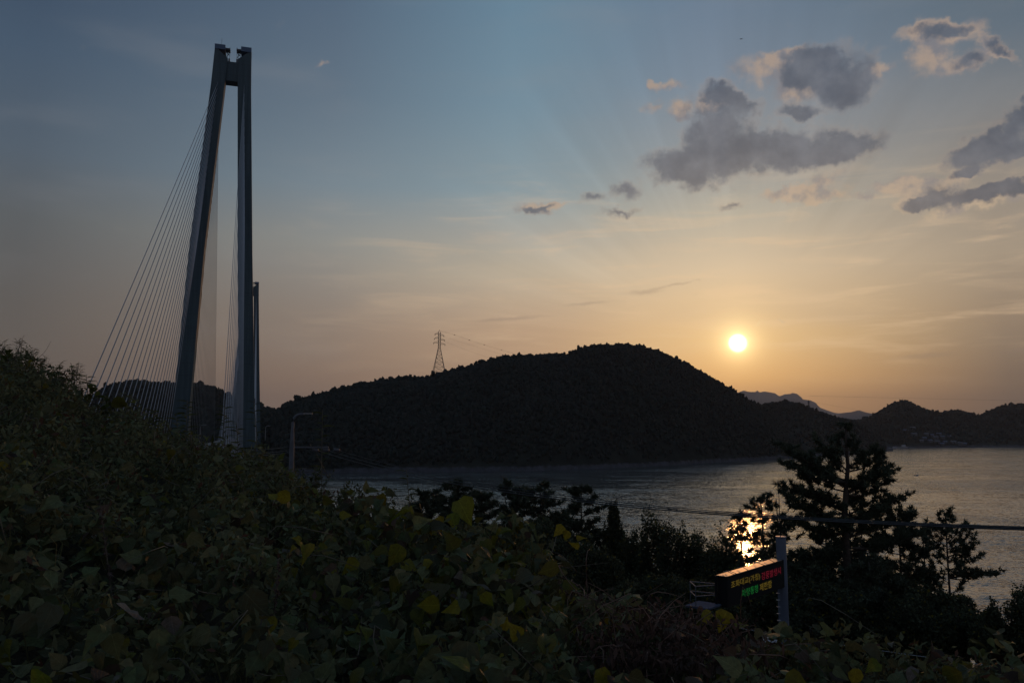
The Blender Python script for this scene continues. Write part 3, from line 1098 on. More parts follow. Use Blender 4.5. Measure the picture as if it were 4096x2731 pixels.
def far_surface(x, y):
    """first point of the far hill seen at this pixel"""
    i = int(np.clip((x - CREST_FAR[0][0]) / (CREST_FAR[-1][0] - CREST_FAR[0][0]) * (nxv - 1), 0, nxv - 1))
    d = ray(x, y)
    tz = d.z / d.y
    for j in range(V_far.shape[1]):
        p = V_far[i, j]
        if p[2] >= CAMZ + tz * p[1] and p[2] > 0.5:
            return Vector(p)
    return Vector(V_far[i, 6])


for k, (x, y) in enumerate(spots):
    p = far_surface(x, y)
    lab = 'small pale-roofed village house near the far right shore'
    t = thing('house', (p.x, p.y - 4, p.z), lab, 'house', 'village houses on the far shore')
    L, D_, H = r.uniform(4, 7), r.uniform(3.5, 5), r.uniform(3.4, 5.2)
    b = MB()
    c = Vector((p.x, p.y - 4, p.z - 2))
    b.box((c.x - L, c.y - D_, c.z), (c.x + L, c.y + D_, c.z + 2 + H))
    b.build('wall', M['wall'], t)
    b = MB()
    zt = c.z + 2.01 + H
    b.add([(c.x - L - .6, c.y - D_ - .6, zt), (c.x + L + .6, c.y - D_ - .6, zt), (c.x + L + .6, c.y + D_ + .6, zt), (c.x - L - .6, c.y + D_ + .6, zt), (c.x - L - .6, c.y, zt + 2.4), (c.x + L + .6, c.y, zt + 2.4)],
          [(0, 1, 5, 4), (3, 4, 5, 2), (0, 4, 3), (1, 2, 5), (0, 3, 2, 1)])
    b.build('roof', M['roof'] if r.random() < .6 else M['roof_blue'], t)
    b = MB()
    b.box((c.x - 1.4, c.y - D_ - 0.05, c.z + 3.2), (c.x + 1.4, c.y - D_ - 0.01, c.z + 4.6))
    b.build('window', M['glass'], t)


def boat(x, ypx, L, label, wheel=True, cat='boat'):
    Y = shoreY(ypx)
    p = at(x, ypx, Y)
    t = thing('fishing_boat', (p.x, Y, 0), label, cat)
    b = MB()
    rings = []
    for f, wdt, z in ((-1, .15, 1.2), (-.6, .8, .7), (0, 1, .6), (.6, 1, .65), (1, .85, .8)):
        W_ = wdt * L * 0.16
        rings.append([(p.x + f * L / 2, Y - W_, L * .05 + z * L * .09), (p.x + f * L / 2, Y - W_ * .5, -.3), (p.x + f * L / 2, Y + W_ * .5, -.3), (p.x + f * L / 2, Y + W_, L * .05 + z * L * .09)])
    b.loft(rings)
    b.build('hull', M['boat_white'], t)
    b = MB()
    b.box((p.x + L * .05, Y - L * .09, L * .08), (p.x + L * .32, Y + L * .09, L * .28))
    b.build('wheelhouse', M['boat_white'], t)
    b = MB()
    b.tube([(p.x - L * .1, Y, L * .08), (p.x - L * .1, Y, L * .5)], L * .012, 5)
    b.build('mast', M['dark_steel'], t)
    return t


boat(3606, 1792, 30, 'larger white fishing boat moored at the far village shore')
boat(3570, 1794, 18, 'small white boat left of the larger moored one')
boat(3665, 1902, 5.0, 'tiny lone boat on open water right of the tall pine')


def buoy(x, ypx, label, h=1.2):
    Y = shoreY(ypx)
    p = at(x, ypx, Y)
    t = thing('buoy', (p.x, Y, 0), label, 'buoy')
    b = MB()
    b.ball((p.x, Y, 0.15), 0.4, 8)
    b.build('float', M['dark_steel'], t)
    b = MB()
    b.tube([(p.x, Y, .3), (p.x, Y, h)], 0.05, 5)
    b.ball((p.x, Y, h), 0.14, 6)
    b.build('mark', M['dark_steel'], t)


buoy(3606, 1955, 'small dark buoy nearest the tall pine crown on open water')
buoy(2811, 1990, 'small dark buoy left of the sun glitter above the shrubs')
buoy(3020, 1900, 'small dark buoy far out above the low pines left of the tall pine')

# ------------------------------------------------------------------ street lamp, utility pole, wires
lp = at(1168, 1780, 40)
t = thing('street_lamp', (lp.x, 40, 38.6), 'grey curved-neck street lamp rising behind the bank right of the bridge', 'street lamp')
m = MB()
zt = at(1168, 1690, 40).z
top = at(1195, 1657, 40)
pole = [(lp.x, 40, 38.0), (lp.x, 40, 46.2), (lp.x + 0.02, 40, zt)]
cv = [Vector((lp.x + 0.02, 40, zt)), Vector((lp.x + 0.06, 40, zt + 0.22)), Vector((lp.x + 0.18, 40, zt + 0.36)), Vector((lp.x + 0.36, 40, zt + 0.42)), Vector((lp.x + 0.55, 40, zt + 0.43))]
m.tube([(lp.x, 40, 38.0), (lp.x, 40, 45.0), (lp.x, 40, 47.2), (lp.x, 40, 47.9)] + cv, [0.14, 0.13, 0.115, 0.075, 0.072, 0.068, 0.06, 0.055, 0.05], 10)
m.build('pole', M['lamp_grey'], t, True)
m = MB()
e = cv[-1]
m.loft([[e + Vector((dx, dy * wz, dz)) for dy, dz in ((-1, 0), (1, 0), (1, .05), (-1, .05))] for dx, wz in ((-0.02, .06), (0.12, .11), (0.34, .10), (0.42, .05))])
m.build('lamp_head', M['steel'], t)

for x, Y, lab in ((801, 420, 'tiny bridge lamp between the left tower leg and the stay cables'), (1062, 560, 'tiny bridge lamp just right of the far tower')):
    b = deckc(Y) + wd * 11.6 + up * 40
    b = Vector((at(x, 1720, Y).x, Y, 40))
    t = thing('street_lamp', b, lab, 'street lamp', 'lamps on the bridge deck')
    m = MB()
    m.tube([b, b + up * 9, b + Vector((0.5, 0, 10)), b + Vector((2.2, 0, 10.2))], 0.14, 5)
    m.build('pole', M['steel'], t)
    m = MB()
    m.box((b.x + 2.2, b.y - .2, b.z + 10.05), (b.x + 3.2, b.y + .2, b.z + 10.3))
    m.build('lamp_head', M['steel'], t)

ux = at(1168, 1780, 52)
t = thing('utility_pole', (ux.x, 52, 36.5), 'concrete utility pole with a long side crossarm behind the curved street lamp', 'utility pole')
m = MB()
ztop = at(1168, 1775, 52).z
m.tube([(ux.x, 52, 36.0), (ux.x, 52, ztop)], [0.18, 0.12], 10)
m.build('pole', M['concrete'], t, True)
a0, a1 = at(1172, 1789, 52), at(1314, 1787, 52)
m = MB()
m.obox((a0 + a1) / 2, Vector((1, 0, 0)), Vector((0, 1, 0)), up, (a1 - a0).length / 2, 0.05, 0.05)
arm = m.build('crossarm', M['lamp_grey'], t)
ins = []
for x in (1262, 1304, 1347):
    p = at(x, 1801, 52 if x < 1320 else 51)
    m = MB()
    d = Vector((1, -0.3, -0.1)).normalized()
    for k in range(4):
        c = p + d * (k * 0.10 - 0.15)
        m.tube([c - d * 0.03, c + d * 0.03], 0.12, 8)
    m.tube([p - d * 0.25 + up * 0.15, p + d * 0.28], 0.035, 5)
    m.build('insulator', M['dark_steel'], t, True)
    ins.append(p + d * 0.28)
ends = [(4420, 2127, 17.5), (4420, 2120, 18.5), (4420, 2114, 20.5)]
labs = ['lowest thick black cable crossing the water from the utility pole to the right edge',
        'middle black cable crossing the water just above the lowest one', 'thinner upper cable of the three from the utility pole crossarm']
for p, (x, y, Y), lab, rr in zip(ins, ends, labs, (0.021, 0.019, 0.014)):
    wire('overhead_cable', sag(p, at(x, y, Y), 0.95, 40), rr, lab, 'overhead cable', 'three cables over the strait')
for k, dy in enumerate((0, 14, 22)):
    wire('overhead_cable', sag(at(1168, 1786 + dy, 52), at(560, 1760 + dy * 1.3, 80), 0.6), 0.02,
         ['top', 'middle', 'bottom'][k] + ' cable of the three running left from the utility pole behind the leaves', 'overhead cable', 'cables left of the utility pole')
wire('steel_cable', sag(at(2940, 2508, 21), at(4400, 2716, 15), 0.05), 0.008, 'thin steel cable across the slope at the lower right behind the sign post', 'cable', mt='steel')

# ------------------------------------------------------------------ message sign
A = at(2907, 2306, 29.3)
pw = Vector((0.66, 0.751, 0)).normalized()          # along the sign, towards the post
pn = Vector((0.751, -0.66, 0)).normalized()         # out of its face
WID = 5.05
Abot = at(2907, 2430, 29.3)
HGT = A.z - Abot.z
THK = 0.36
o = A
sx_ = at(3128, 1800, 33.2)
pc = A + pw * (WID + 0.0) - pn * 0.28
sign = thing('message_sign', (pc.x, pc.y, 36.3), 'electronic message board with coloured Korean letters on a tall grey post', 'sign')
pz = at(3129, 2149, pc.y).z
m = MB()
pcx = at(3129, 2300, pc.y).x
pc = Vector((pcx, pc.y, 0))
m.tube([(pc.x, pc.y, 36.0), (pc.x, pc.y, pz)], 0.20, 20)
post = m.build('post', M['post_paint'], sign)
m = MB()
m.tube([(pc.x, pc.y, pz + 0.003), (pc.x, pc.y, pz + 0.05)], 0.215, 20)
m.build('post_cap', M['post_paint'], post)
m = MB()
q = Vector((pc.x - 0.02, pc.y, pz))
m.tube([q, q + up * (at(3122, 1935, pc.y).z - pz)], [0.02, 0.012], 6)
m.tube([q + up * 2.05, q + up * 2.05 + Vector((-0.05, 0, 0.25))], 0.012, 5)
m.tube([q + up * 2.05, q + up * 2.05 + Vector((0.05, 0, 0.25))], 0.012, 5)
m.build('lightning_rod', M['sign_case'], sign)
m = MB()
c = A + pw * (WID / 2) - pn * (THK / 2) - up * (HGT / 2)
m.obox(c, pw, pn, up, WID / 2, THK / 2, HGT / 2)
case = m.build('display_case', M['sign_case'], sign)
m = MB()
m.obox(A + pw * (WID / 2) + pn * 0.004 - up * (HGT / 2), pw, pn, up, WID / 2 - 0.05, 0.004, HGT / 2 - 0.05)
m.build('display_face', M['led_face'], case)
m = MB()
m.obox(A + pw * (WID / 2 - 0.15) - pn * (THK / 2) + up * 0.012, pw, pn, up, WID / 2 - 0.10, THK / 2 + 0.03, 0.012)
m.build('top_plate', M['sign_top'], case)
m = MB()
for f in (0.10, 0.14, 0.33, 0.62, 0.80):
    p = A + pw * (WID * f) - pn * (THK / 2) + up * 0.02
    m.tube([p + pn * 0.22, p + up * 0.10 + pw * rnd.uniform(-.2, .1), p - pn * 0.22 + up * 0.05], 0.012, 5)
m.build('lifting_wire', M['dark_steel'], case)


def onface(x, y):
    d = ray(x, y)
    oo = Vector((0, 0, CAMZ))
    k = (A - oo).dot(pn) / d.dot(pn)
    p = oo + d * k - A
    return p.dot(pw), p.z


def lettering(body, x0, yt0, yb0, x1, yt1, yb1, mt):
    cu = bpy.data.curves.new('lettering', 'FONT')
    cu.body = body
    cu.size = 1.0
    cu.extrude = 0.0
    cu.resolution_u = 4
    cu.offset = 0.0
    to = bpy.data.objects.new('lettering_source', cu)
    C.objects.link(to)
    bpy.context.view_layer.update()
    dg = bpy.context.evaluated_depsgraph_get()
    me = bpy.data.meshes.new_from_object(to.evaluated_get(dg))
    bpy.data.objects.remove(to)
    n = len(me.vertices)
    co = np.zeros(n * 3)
    me.vertices.foreach_get('co', co)
    co = co.reshape(-1, 3)
    u0, t0_ = onface(x0, yt0)
    _, b0_ = onface(x0, yb0)
    u1, t1_ = onface(x1, yt1)
    _, b1_ = onface(x1, yb1)
    mn, mx_ = co.min(0), co.max(0)
    fx = (co[:, 0] - mn[0]) / (mx_[0] - mn[0])
    fy = (co[:, 1] - mn[1]) / (mx_[1] - mn[1])
    u = u0 + (u1 - u0) * fx
    tz, bz = (t0_ + t1_) / 2, (b0_ + b1_) / 2
    z = bz + (tz - bz) * fy
    base = np.array(A + pn * 0.016)
    P = base[None] + np.array(pw)[None] * u[:, None] + np.array([0, 0, 1.0])[None] * z[:, None]
    P -= np.array(sign.location)[None]
    me.vertices.foreach_set('co', P.ravel())
    me.update()
    me.materials.clear()
    ob = link('lettering', me, case, M[mt])
    ob.location = (0, 0, 0)
    return ob


lettering('조화대교(가칭)', 2922, 2323, 2354, 3038, 2290, 2321, 'led_amber')
lettering('강풍발생시', 3044, 2286, 2318, 3121, 2268, 2296, 'led_red')
lettering('차량통행', 2965, 2355, 2386, 3030, 2338, 2369, 'led_green')
lettering('제한함', 3037, 2331, 2361, 3085, 2320, 2351, 'led_amber')
# service cage at the free end
m = MB()
c0 = A - pw * 0.05 - pn * (THK)
for dz in (-0.28, -0.62):
    f = c0 + up * dz
    m.tube([f, f - pw * 0.25 - pn * 0.95], 0.02, 6)
    m.tube([f - pw * 0.25 - pn * 0.95, f - pw * 0.95 - pn * 0.35], 0.02, 6)
    m.tube([f - pw * 0.95 - pn * 0.35, f - pw * 0.3 + pn * 0.05], 0.02, 6)
for q in (c0 - pw * 0.25 - pn * 0.95, c0 - pw * 0.95 - pn * 0.35):
    m.tube([q + up * -0.28, q - up * (HGT - 0.1)], 0.018, 6)
m.build('service_rail', M['lamp_grey'], sign)
m = MB()
m.obox(c0 - pw * 0.5 - pn * 0.3 - up * (HGT - 0.08), pw, pn, up, 0.5, 0.45, 0.03)
m.build('service_floor', M['grating'], sign)
m = MB()
m.tube([c0 + up * 0.02 - pw * 0.08, c0 - up * HGT - pw * 0.08], 0.05, 8)
m.build('end_bracket', M['sign_case'], sign)
for k in range(8):
    z = at(3108, 2368 + k * 27, pc.y).z
    m = MB()
    l_ = Vector((pc.x - 0.18, pc.y - 0.1, z))
    m.tube([l_, l_ + Vector((-0.13, -0.02, 0.0)), l_ + Vector((-0.13, -0.12, 0)), l_ + Vector((0, -0.10, 0))], 0.013, 6)
    m.build('step', M['steel'], sign)
m = MB()
cb = at(3085, 2560, pc.y - 0.4)
m.box((cb.x - 0.28, cb.y - 0.25, cb.z - 1.0), (cb.x + 0.22, cb.y + 0.2, cb.z))
box_ = m.build('control_cabinet', M['sign_case'], sign)
m = MB()
m.add([(cb.x - .34, cb.y - .3, cb.z), (cb.x + .28, cb.y - .3, cb.z), (cb.x + .28, cb.y + .25, cb.z), (cb.x - .34, cb.y + .25, cb.z), (cb.x - .03, cb.y - .02, cb.z + .16)],
      [(0, 1, 4), (1, 2, 4), (2, 3, 4), (3, 0, 4), (3, 2, 1, 0)])
m.build('cabinet_roof', M['boat_white'], box_)

# ------------------------------------------------------------------ trees


def needles(P, D, size, k, width, r, base_col):
    n = len(P)
    d = unit(D[:, None] * 0.75 + unit(r.normal(size=(n, k, 3))) * 0.95)
    s = size[:, None, None] * r.uniform(0.7, 1.15, (n, k, 1))
    side = unit(np.cross(d, r.normal(size=(n, k, 3)))) * width
    b = P[:, None] + r.normal(size=(n, k, 3)) * size[:, None, None] * 0.12
    v = np.stack([b - side, b + side, b + d * s], 2).reshape(-1, 3)
    c = base_col[None] * r.uniform(0.6, 1.5, (n, 1))
    col = np.repeat(c, k * 3, 0)
    return v, np.arange(len(v)), col


def pine(base, height, label, branches=None, seed=1, lean=(0, 0), trunk_r=0.16, nb=26, spread=3.0, crown_from=0.35, tuft=0.22, k=15, width=0.022,
         group='pines below the bank', trunk_pts=None, dens=1.0, flat=0.55, col=(0.050, 0.062, 0.036)):
    r = np.random.RandomState(seed)
    base = Vector(base)
    t = thing('pine_tree', base, label, 'pine tree', group)
    m = MB()
    if trunk_pts is None:
        trunk_pts = []
        for i in range(8):
            f = i / 7
            trunk_pts.append(base + Vector((lean[0] * f * f + 0.12 * math.sin(f * 5 + seed), lean[1] * f * f + 0.12 * math.cos(f * 4 + seed), height * f)))
    T = [Vector(p) for p in trunk_pts]
    n = len(T)
    m.tube(T, [trunk_r * (1 - 0.88 * i / (n - 1)) + 0.012 for i in range(n)], 8)

    def trunk_at(z):
        for a, b in zip(T, T[1:]):
            if a.z <= z <= b.z:
                return a + (b - a) * ((z - a.z) / max(b.z - a.z, 1e-6))
        return T[-1] if z > T[-1].z else T[0]
    br = []
    if branches:
        for (x, y, dY, drop) in branches:
            tip = at(x, y, base.y + dY)
            s0 = trunk_at(tip.z - drop)
            br.append((s0, tip))
    for i in range(nb):
        f = crown_from + (1 - crown_from) * ((i + r.uniform(0, 1)) / nb)
        z = base.z + height * f
        s0 = trunk_at(z)
        L = spread * (1 - f) ** 0.62 * r.uniform(0.45, 1.12) / max((1 - crown_from) ** 0.62, 0.1) + 0.25
        a = r.uniform(0, 2 * math.pi)
        d = Vector((math.cos(a), math.sin(a), r.uniform(-0.05, 0.5)))
        br.append((s0, s0 + d * L))
    P, D = [], []
    for s0, tip in br:
        s0, tip = Vector(s0), Vector(tip)
        L = (tip - s0).length
        bend = -up * 0.06 * L + Vector(r.normal(size=3)) * 0.04 * L
        nn = 7
        pts = [s0 + (tip - s0) * (i / nn) + bend * math.sin(math.pi * i / nn) for i in range(nn + 1)]
        m.tube(pts, [max(0.018, 0.055 * min(L / 2.5, 1.4) * (1 - 0.8 * i / nn)) for i in range(nn + 1)], 5)
        step = 0.30 / dens
        k_ = max(3, int(L / step))
        for i in range(k_):
            f = 0.28 + 0.72 * (i + r.uniform(0, 1)) / k_
            fi = min(int(f * nn), nn - 1)
            p = pts[fi] + (pts[fi + 1] - pts[fi]) * (f * nn - fi)
            dr = (tip - s0).normalized() * r.uniform(0.1, 1.0) + Vector(r.normal(size=3)) * 0.75
            dr.z = abs(dr.z) * flat + 0.12
            dr.normalize()
            tl = r.uniform(0.25, 0.8) * min(1.0, 0.35 + L / 3)
            q = p + dr * tl
            m.tube([p, q], [0.014, 0.007], 3)
            nt = max(2, int(tl / 0.13))
            for j in range(nt + 1):
                g = (j + 0.6) / (nt + 0.6)
                P.append(p + (q - p) * g + Vector(r.normal(size=3)) * 0.04)
                D.append(dr * 0.6 + up * 0.45)
        P.append(tip)
        D.append((tip - s0).normalized() + up * 0.4)
    m.build('trunk', M['bark'], t, True)
    P, D = np.array([tuple(p) for p in P]), np.array([tuple(d) for d in D])
    size = np.full(len(P), tuft) * r.uniform(0.75, 1.2, len(P))
    v, f, c = needles(P, D, size, k, width, r, np.array(col))
    npmesh('crown', v, f, 3, M['needle'], t, col=c)
    return t


def gz(x, y):
    return float(ground_z(np.array([x]), np.array([y]))[0])


# the tall pine
b0 = at(3392, 2500, 45)
BIG = [(3384, 1700, 0, 0.5), (3368, 1735, .3, .8), (3405, 1742, -.2, .8), (3340, 1762, .2, 1.0), (3430, 1775, .2, .8), (3270, 1768, -.3, 1.6), (3300, 1810, .8, 1.2), (3128, 1778, .2, 2.2), (3165, 1800, .5, 2.0), (3200, 1822, -.8, 1.4),
       (3500, 1798, .3, .9), (3460, 1815, -.6, .8), (3515, 1812, .8, 1.0), (3240, 1850, 1.0, 1.2), (3170, 1865, .2, .9), (3155, 1872, -.6, .8), (3200, 1905, .6, .8), (3540, 1832, .2, 1.9), (3558, 1868, -.4, 1.5), (3500, 1880, .6, 1.2), (3470, 1905, -.8, .9), (3566, 1892, .5, 1.2),
       (3138, 1950, .2, 1.3), (3145, 1975, -.5, 1.1), (3190, 1945, .9, 1.2), (3230, 1965, -.9, 1.0), (3150, 2010, .6, 1.2), (3200, 2030, .2, 1.0), (3280, 1990, 1.2, .8), (3510, 1990, .3, 1.0), (3450, 1960, 1.2, .8), (3595, 1990, .2, 1.2), (3625, 1978, -.3, 1.4),
       (3615, 2050, .5, .9), (3655, 2060, -.4, 1.2), (3560, 2040, -1.2, .9), (3180, 2080, -.2, .7), (3240, 2110, 1.0, .6), (3300, 2070, -1.4, .5), (3660, 2130, .4, .8), (3690, 2120, -.5, 1.0), (3600, 2140, 1.2, .7)]
pine((b0.x, 45, gz(b0.x, 45) - 0.3), 12, 'tallest pine with layered open branches, right of the message board post', BIG, 3, trunk_r=0.27, nb=20, spread=3.2, crown_from=0.40, tuft=0.30, k=20, width=0.031,
     trunk_pts=[(b0.x + .35, 45, gz(b0.x, 45) - .3), at(3400, 2420, 45), at(3385, 2200, 45), at(3378, 2060, 45), at(3384, 1960, 45), at(3392, 1860, 45), at(3384, 1780, 45), at(3384, 1705, 45)], dens=1.3)
# broad dense trees below and right of it
LOWP = [
    (3300, 2065, 48, 2.9, 46, 'dense low pine directly left of the tall pine trunk', 0.1),
    (3440, 2085, 50, 3.0, 47, 'dense pine right behind the tall pine trunk', 0.1),
    (3585, 2035, 47, 2.9, 48, 'broad dark pine with a rounded crown right of the tall pine', 0.15),
    (3690, 2125, 50, 2.6, 49, 'dark pine between the broad pine and the slim right-hand pine', 0.15),
    (3480, 2230, 42, 2.6, 50, 'squat pine with its crown in front of the tall pine trunk', 0.05),
    (3225, 2200, 45, 2.3, 52, 'squat dark pine just right of the message board post', 0.05),
]
for (x, y, Y, sp_, sd, lab, cf) in LOWP:
    p = at(x, y, Y)
    g = gz(p.x, Y)
    pine((p.x, Y, g - .2), p.z - g, lab, None, sd, nb=60, spread=sp_ * 1.4, crown_from=cf, tuft=0.31, k=18, width=0.040, dens=1.15)
# slim pine on the right with long upcurved branches
RP_ = [(3790, 2042, 0, .4), (3755, 2062, .2, .7), (3860, 2098, .2, 1.0), (3735, 2095, -.3, .9), (3808, 2068, .2, .6), (3700, 2128, .1, .8), (3882, 2118, -.2, 1.1), (3890, 2158, .3, .9), (3832, 2160, .3, .5), (3745, 2170, -.4, .6), (3868, 2200, .4, .6), (3915, 2218, .1, .8), (3735, 2220, .5, .7),
       (3850, 2262, -.5, .5), (3985, 2300, .1, .1), (3940, 2296, -.3, .05), (3900, 2305, .4, .0), (3720, 2290, .4, .5), (3850, 2330, .4, .5), (3720, 2350, -.5, .5), (3860, 2390, .6, .5)]
p = at(3785, 2045, 46)
g = gz(p.x, 46)
pine((p.x, 46, g - .2), p.z - g, 'slim pine at the far right with one long branch over the water', RP_, 51, nb=32, spread=2.0, crown_from=0.12, tuft=0.26, k=18, width=0.029, dens=1.15)
# two open pines in front of the sun glitter
for x, y, Y, sd, lab, sp_ in ((3040, 1966, 48, 61, 'open-crowned pine left of the post, in front of the sun glitter', 1.9), (3108, 1978, 50, 62, 'thin pine directly behind the message board lightning rod', 1.5),
                              (2965, 2040, 50, 63, 'low open pine left of the sun glitter', 1.6)):
    p = at(x, y, Y)
    g = gz(p.x, Y)
    pine((p.x, Y, g - .2), p.z - g, lab, None, sd, nb=34, spread=sp_ * 1.4, crown_from=0.22, tuft=0.28, k=16, width=0.032, dens=1.0, trunk_r=0.11, flat=0.35)
# the row of wind-bent pines across the water
ROW = [(1718, 1962, 60, .2, 1.3, 'small conical pine leftmost in the row before the water'), (1840, 1918, 62, 1.6, 1.5, 'pine bent to the right, second in the row before the water'), (1905, 1960, 60, .8, 1.7, 'ragged wide pine between the bent pine and the forked one'),
       (2010, 1920, 64, -.6, 1.6, 'forked pine in the middle of the row, its crown reaching left'), (2085, 1945, 62, 1.5, 1.3, 'thin pine leaning right beside the forked pine'), (2168, 1932, 60, .1, 1.7, 'pine with flat spreading tiers near the middle of the row'),
       (2330, 1932, 60, .0, 1.5, 'straight bare-stemmed pine with a tufted top right of the flat tiers'), (2240, 2050, 58, -.4, 1.3, 'short pine in front of the gap left of the bare-stemmed pine')]
for k, (x, y, Y, ln, sp_, lab) in enumerate(ROW):
    p = at(x, y, Y)
    g = gz(p.x - ln, Y)
    pine((p.x - ln, Y, g - .2), p.z - g, lab, None, 70 + k, lean=(ln, 0), nb=44, spread=sp_ * 1.9, crown_from=0.2, tuft=0.35, k=19, width=0.045, dens=1.0, trunk_r=0.12, flat=0.4)


def diamonds(P, size, r, elong=1.6, droop=0.0, nrm=None, spreadn=1.0):
    """small leaves: folded diamonds"""
    n = len(P)
    d = unit(r.normal(size=(n, 3)) + np.array([0, 0, -droop]))
    if nrm is None:
        nrm = r.normal(size=(n, 3))
    else:
        nrm = nrm + r.normal(size=(n, 3)) * spreadn
    s = unit(np.cross(d, nrm))
    nn = unit(np.cross(s, d))
    L = size[:, None]
    a = P
    b = P + d * L * 0.45 + s * L / elong * 0.5 + nn * L * 0.08
    c = P + d * L
    e = P + d * L * 0.45 - s * L / elong * 0.5 + nn * L * 0.08
    v = np.stack([a, b, c, e], 1).reshape(-1, 3)
    i = np.arange(n)[:, None] * 4
    f = np.concatenate([i + 0, i + 1, i + 2, i + 0, i + 2, i + 3], 1).reshape(-1)
    return v, f


def leafy(name, cat, base, blobs, nleaf, size, label, group, seed, stems=8, col=(0.035, 0.045, 0.02), colv=0.5, stem_r=0.03, elong=1.6):
    """shrub or broadleaf tree: blobs = (centre, rx, ry, rz)"""
    r = np.random.RandomState(seed)
    base = Vector(base)
    t = thing(name, base, label, cat, group)
    m = MB()
    P = []
    vol = np.array([b[1] * b[2] * b[3] for b in blobs]) ** (2 / 3.)
    cnt = (nleaf * vol / vol.sum()).astype(int)
    for (c, rx, ry, rz), k in zip(blobs, cnt):
        c = Vector(c)
        mid = base + (c - base) * 0.5 + Vector((r.normal() * .15, r.normal() * .15, 0))
        m.tube([base, mid, c], [stem_r * 1.6, stem_r, stem_r * .5], 6)
        for _ in range(stems):
            d = unit(r.normal(size=3))
            q = c + Vector((d[0] * rx, d[1] * ry, d[2] * rz)) * 0.95
            m.tube([c, c + (q - c) * .5 + Vector(r.normal(size=3)) * .06, q], [stem_r * .5, stem_r * .3, stem_r * .12], 4)
        # leaves gather in clusters through the volume, more towards the outside
        nc = max(6, k // 22)
        dc = unit(r.normal(size=(nc, 3))) * (r.uniform(0.25, 1.0, (nc, 1)) ** 0.5) * (1 + 0.18 * r.normal(size=(nc, 1)))
        pick = r.randint(0, nc, k)
        pp = dc[pick] + r.normal(size=(k, 3)) * 0.13
        P.append(np.array(c)[None] + pp * np.array([rx, ry, rz])[None])
    P = np.concatenate(P)
    sz = size * r.uniform(0.6, 1.3, len(P))
    v, f = diamonds(P, sz, r, elong, 0.3)
    cc_ = np.array(col)[None] * r.uniform(1 - colv, 1 + colv, (len(P), 1))
    yel = r.uniform(0, 1, len(P)) < 0.05
    cc_[yel] = np.array([0.16, 0.13, 0.02])
    m.build('trunk' if cat == 'tree' else 'stem', M['bark'], t, True)
    npmesh('crown' if cat == 'tree' else 'foliage', v, f, 3, M['small_leaf'], t, col=np.repeat(cc_, 4, 0))
    return t


def bush(x, y, Y, wpx, hpx, label, seed, name='shrub', cat='shrub', n=5200, size=0.13, group='shrubs below the bank', nb=6, **kw):
    """crown top at pixel (x, y), wpx wide, hpx high, at distance Y"""
    r = random.Random(seed)
    s_ = Y / FPX
    tp = at(x, y, Y)
    W_, H_ = wpx * s_ / 2, hpx * s_
    g = gz(tp.x, Y)
    blobs = []
    for k in range(nb):
        a = (k + .5) / nb * 2 - 1
        cx = tp.x + a * W_ * 0.75 + r.uniform(-.1, .1) * W_
        rz = H_ * r.uniform(.2, .32)
        cz = tp.z - rz * 0.9 - abs(a) ** 1.4 * H_ * .35 - r.uniform(0, .14) * H_
        blobs.append(((cx, Y + r.uniform(-.5, .5) * W_, cz), W_ * r.uniform(.3, .45), W_ * .4, rz))
    for k in range(nb):
        a = (k + .5) / nb * 2 - 1
        blobs.append(((tp.x + a * W_ * .8, Y + r.uniform(-.4, .4) * W_, tp.z - H_ * r.uniform(.5, .85)), W_ * .42, W_ * .4, H_ * .26))
    return leafy(name, cat, (tp.x, Y, g - .1), blobs, n, size, label, group, seed, **kw)


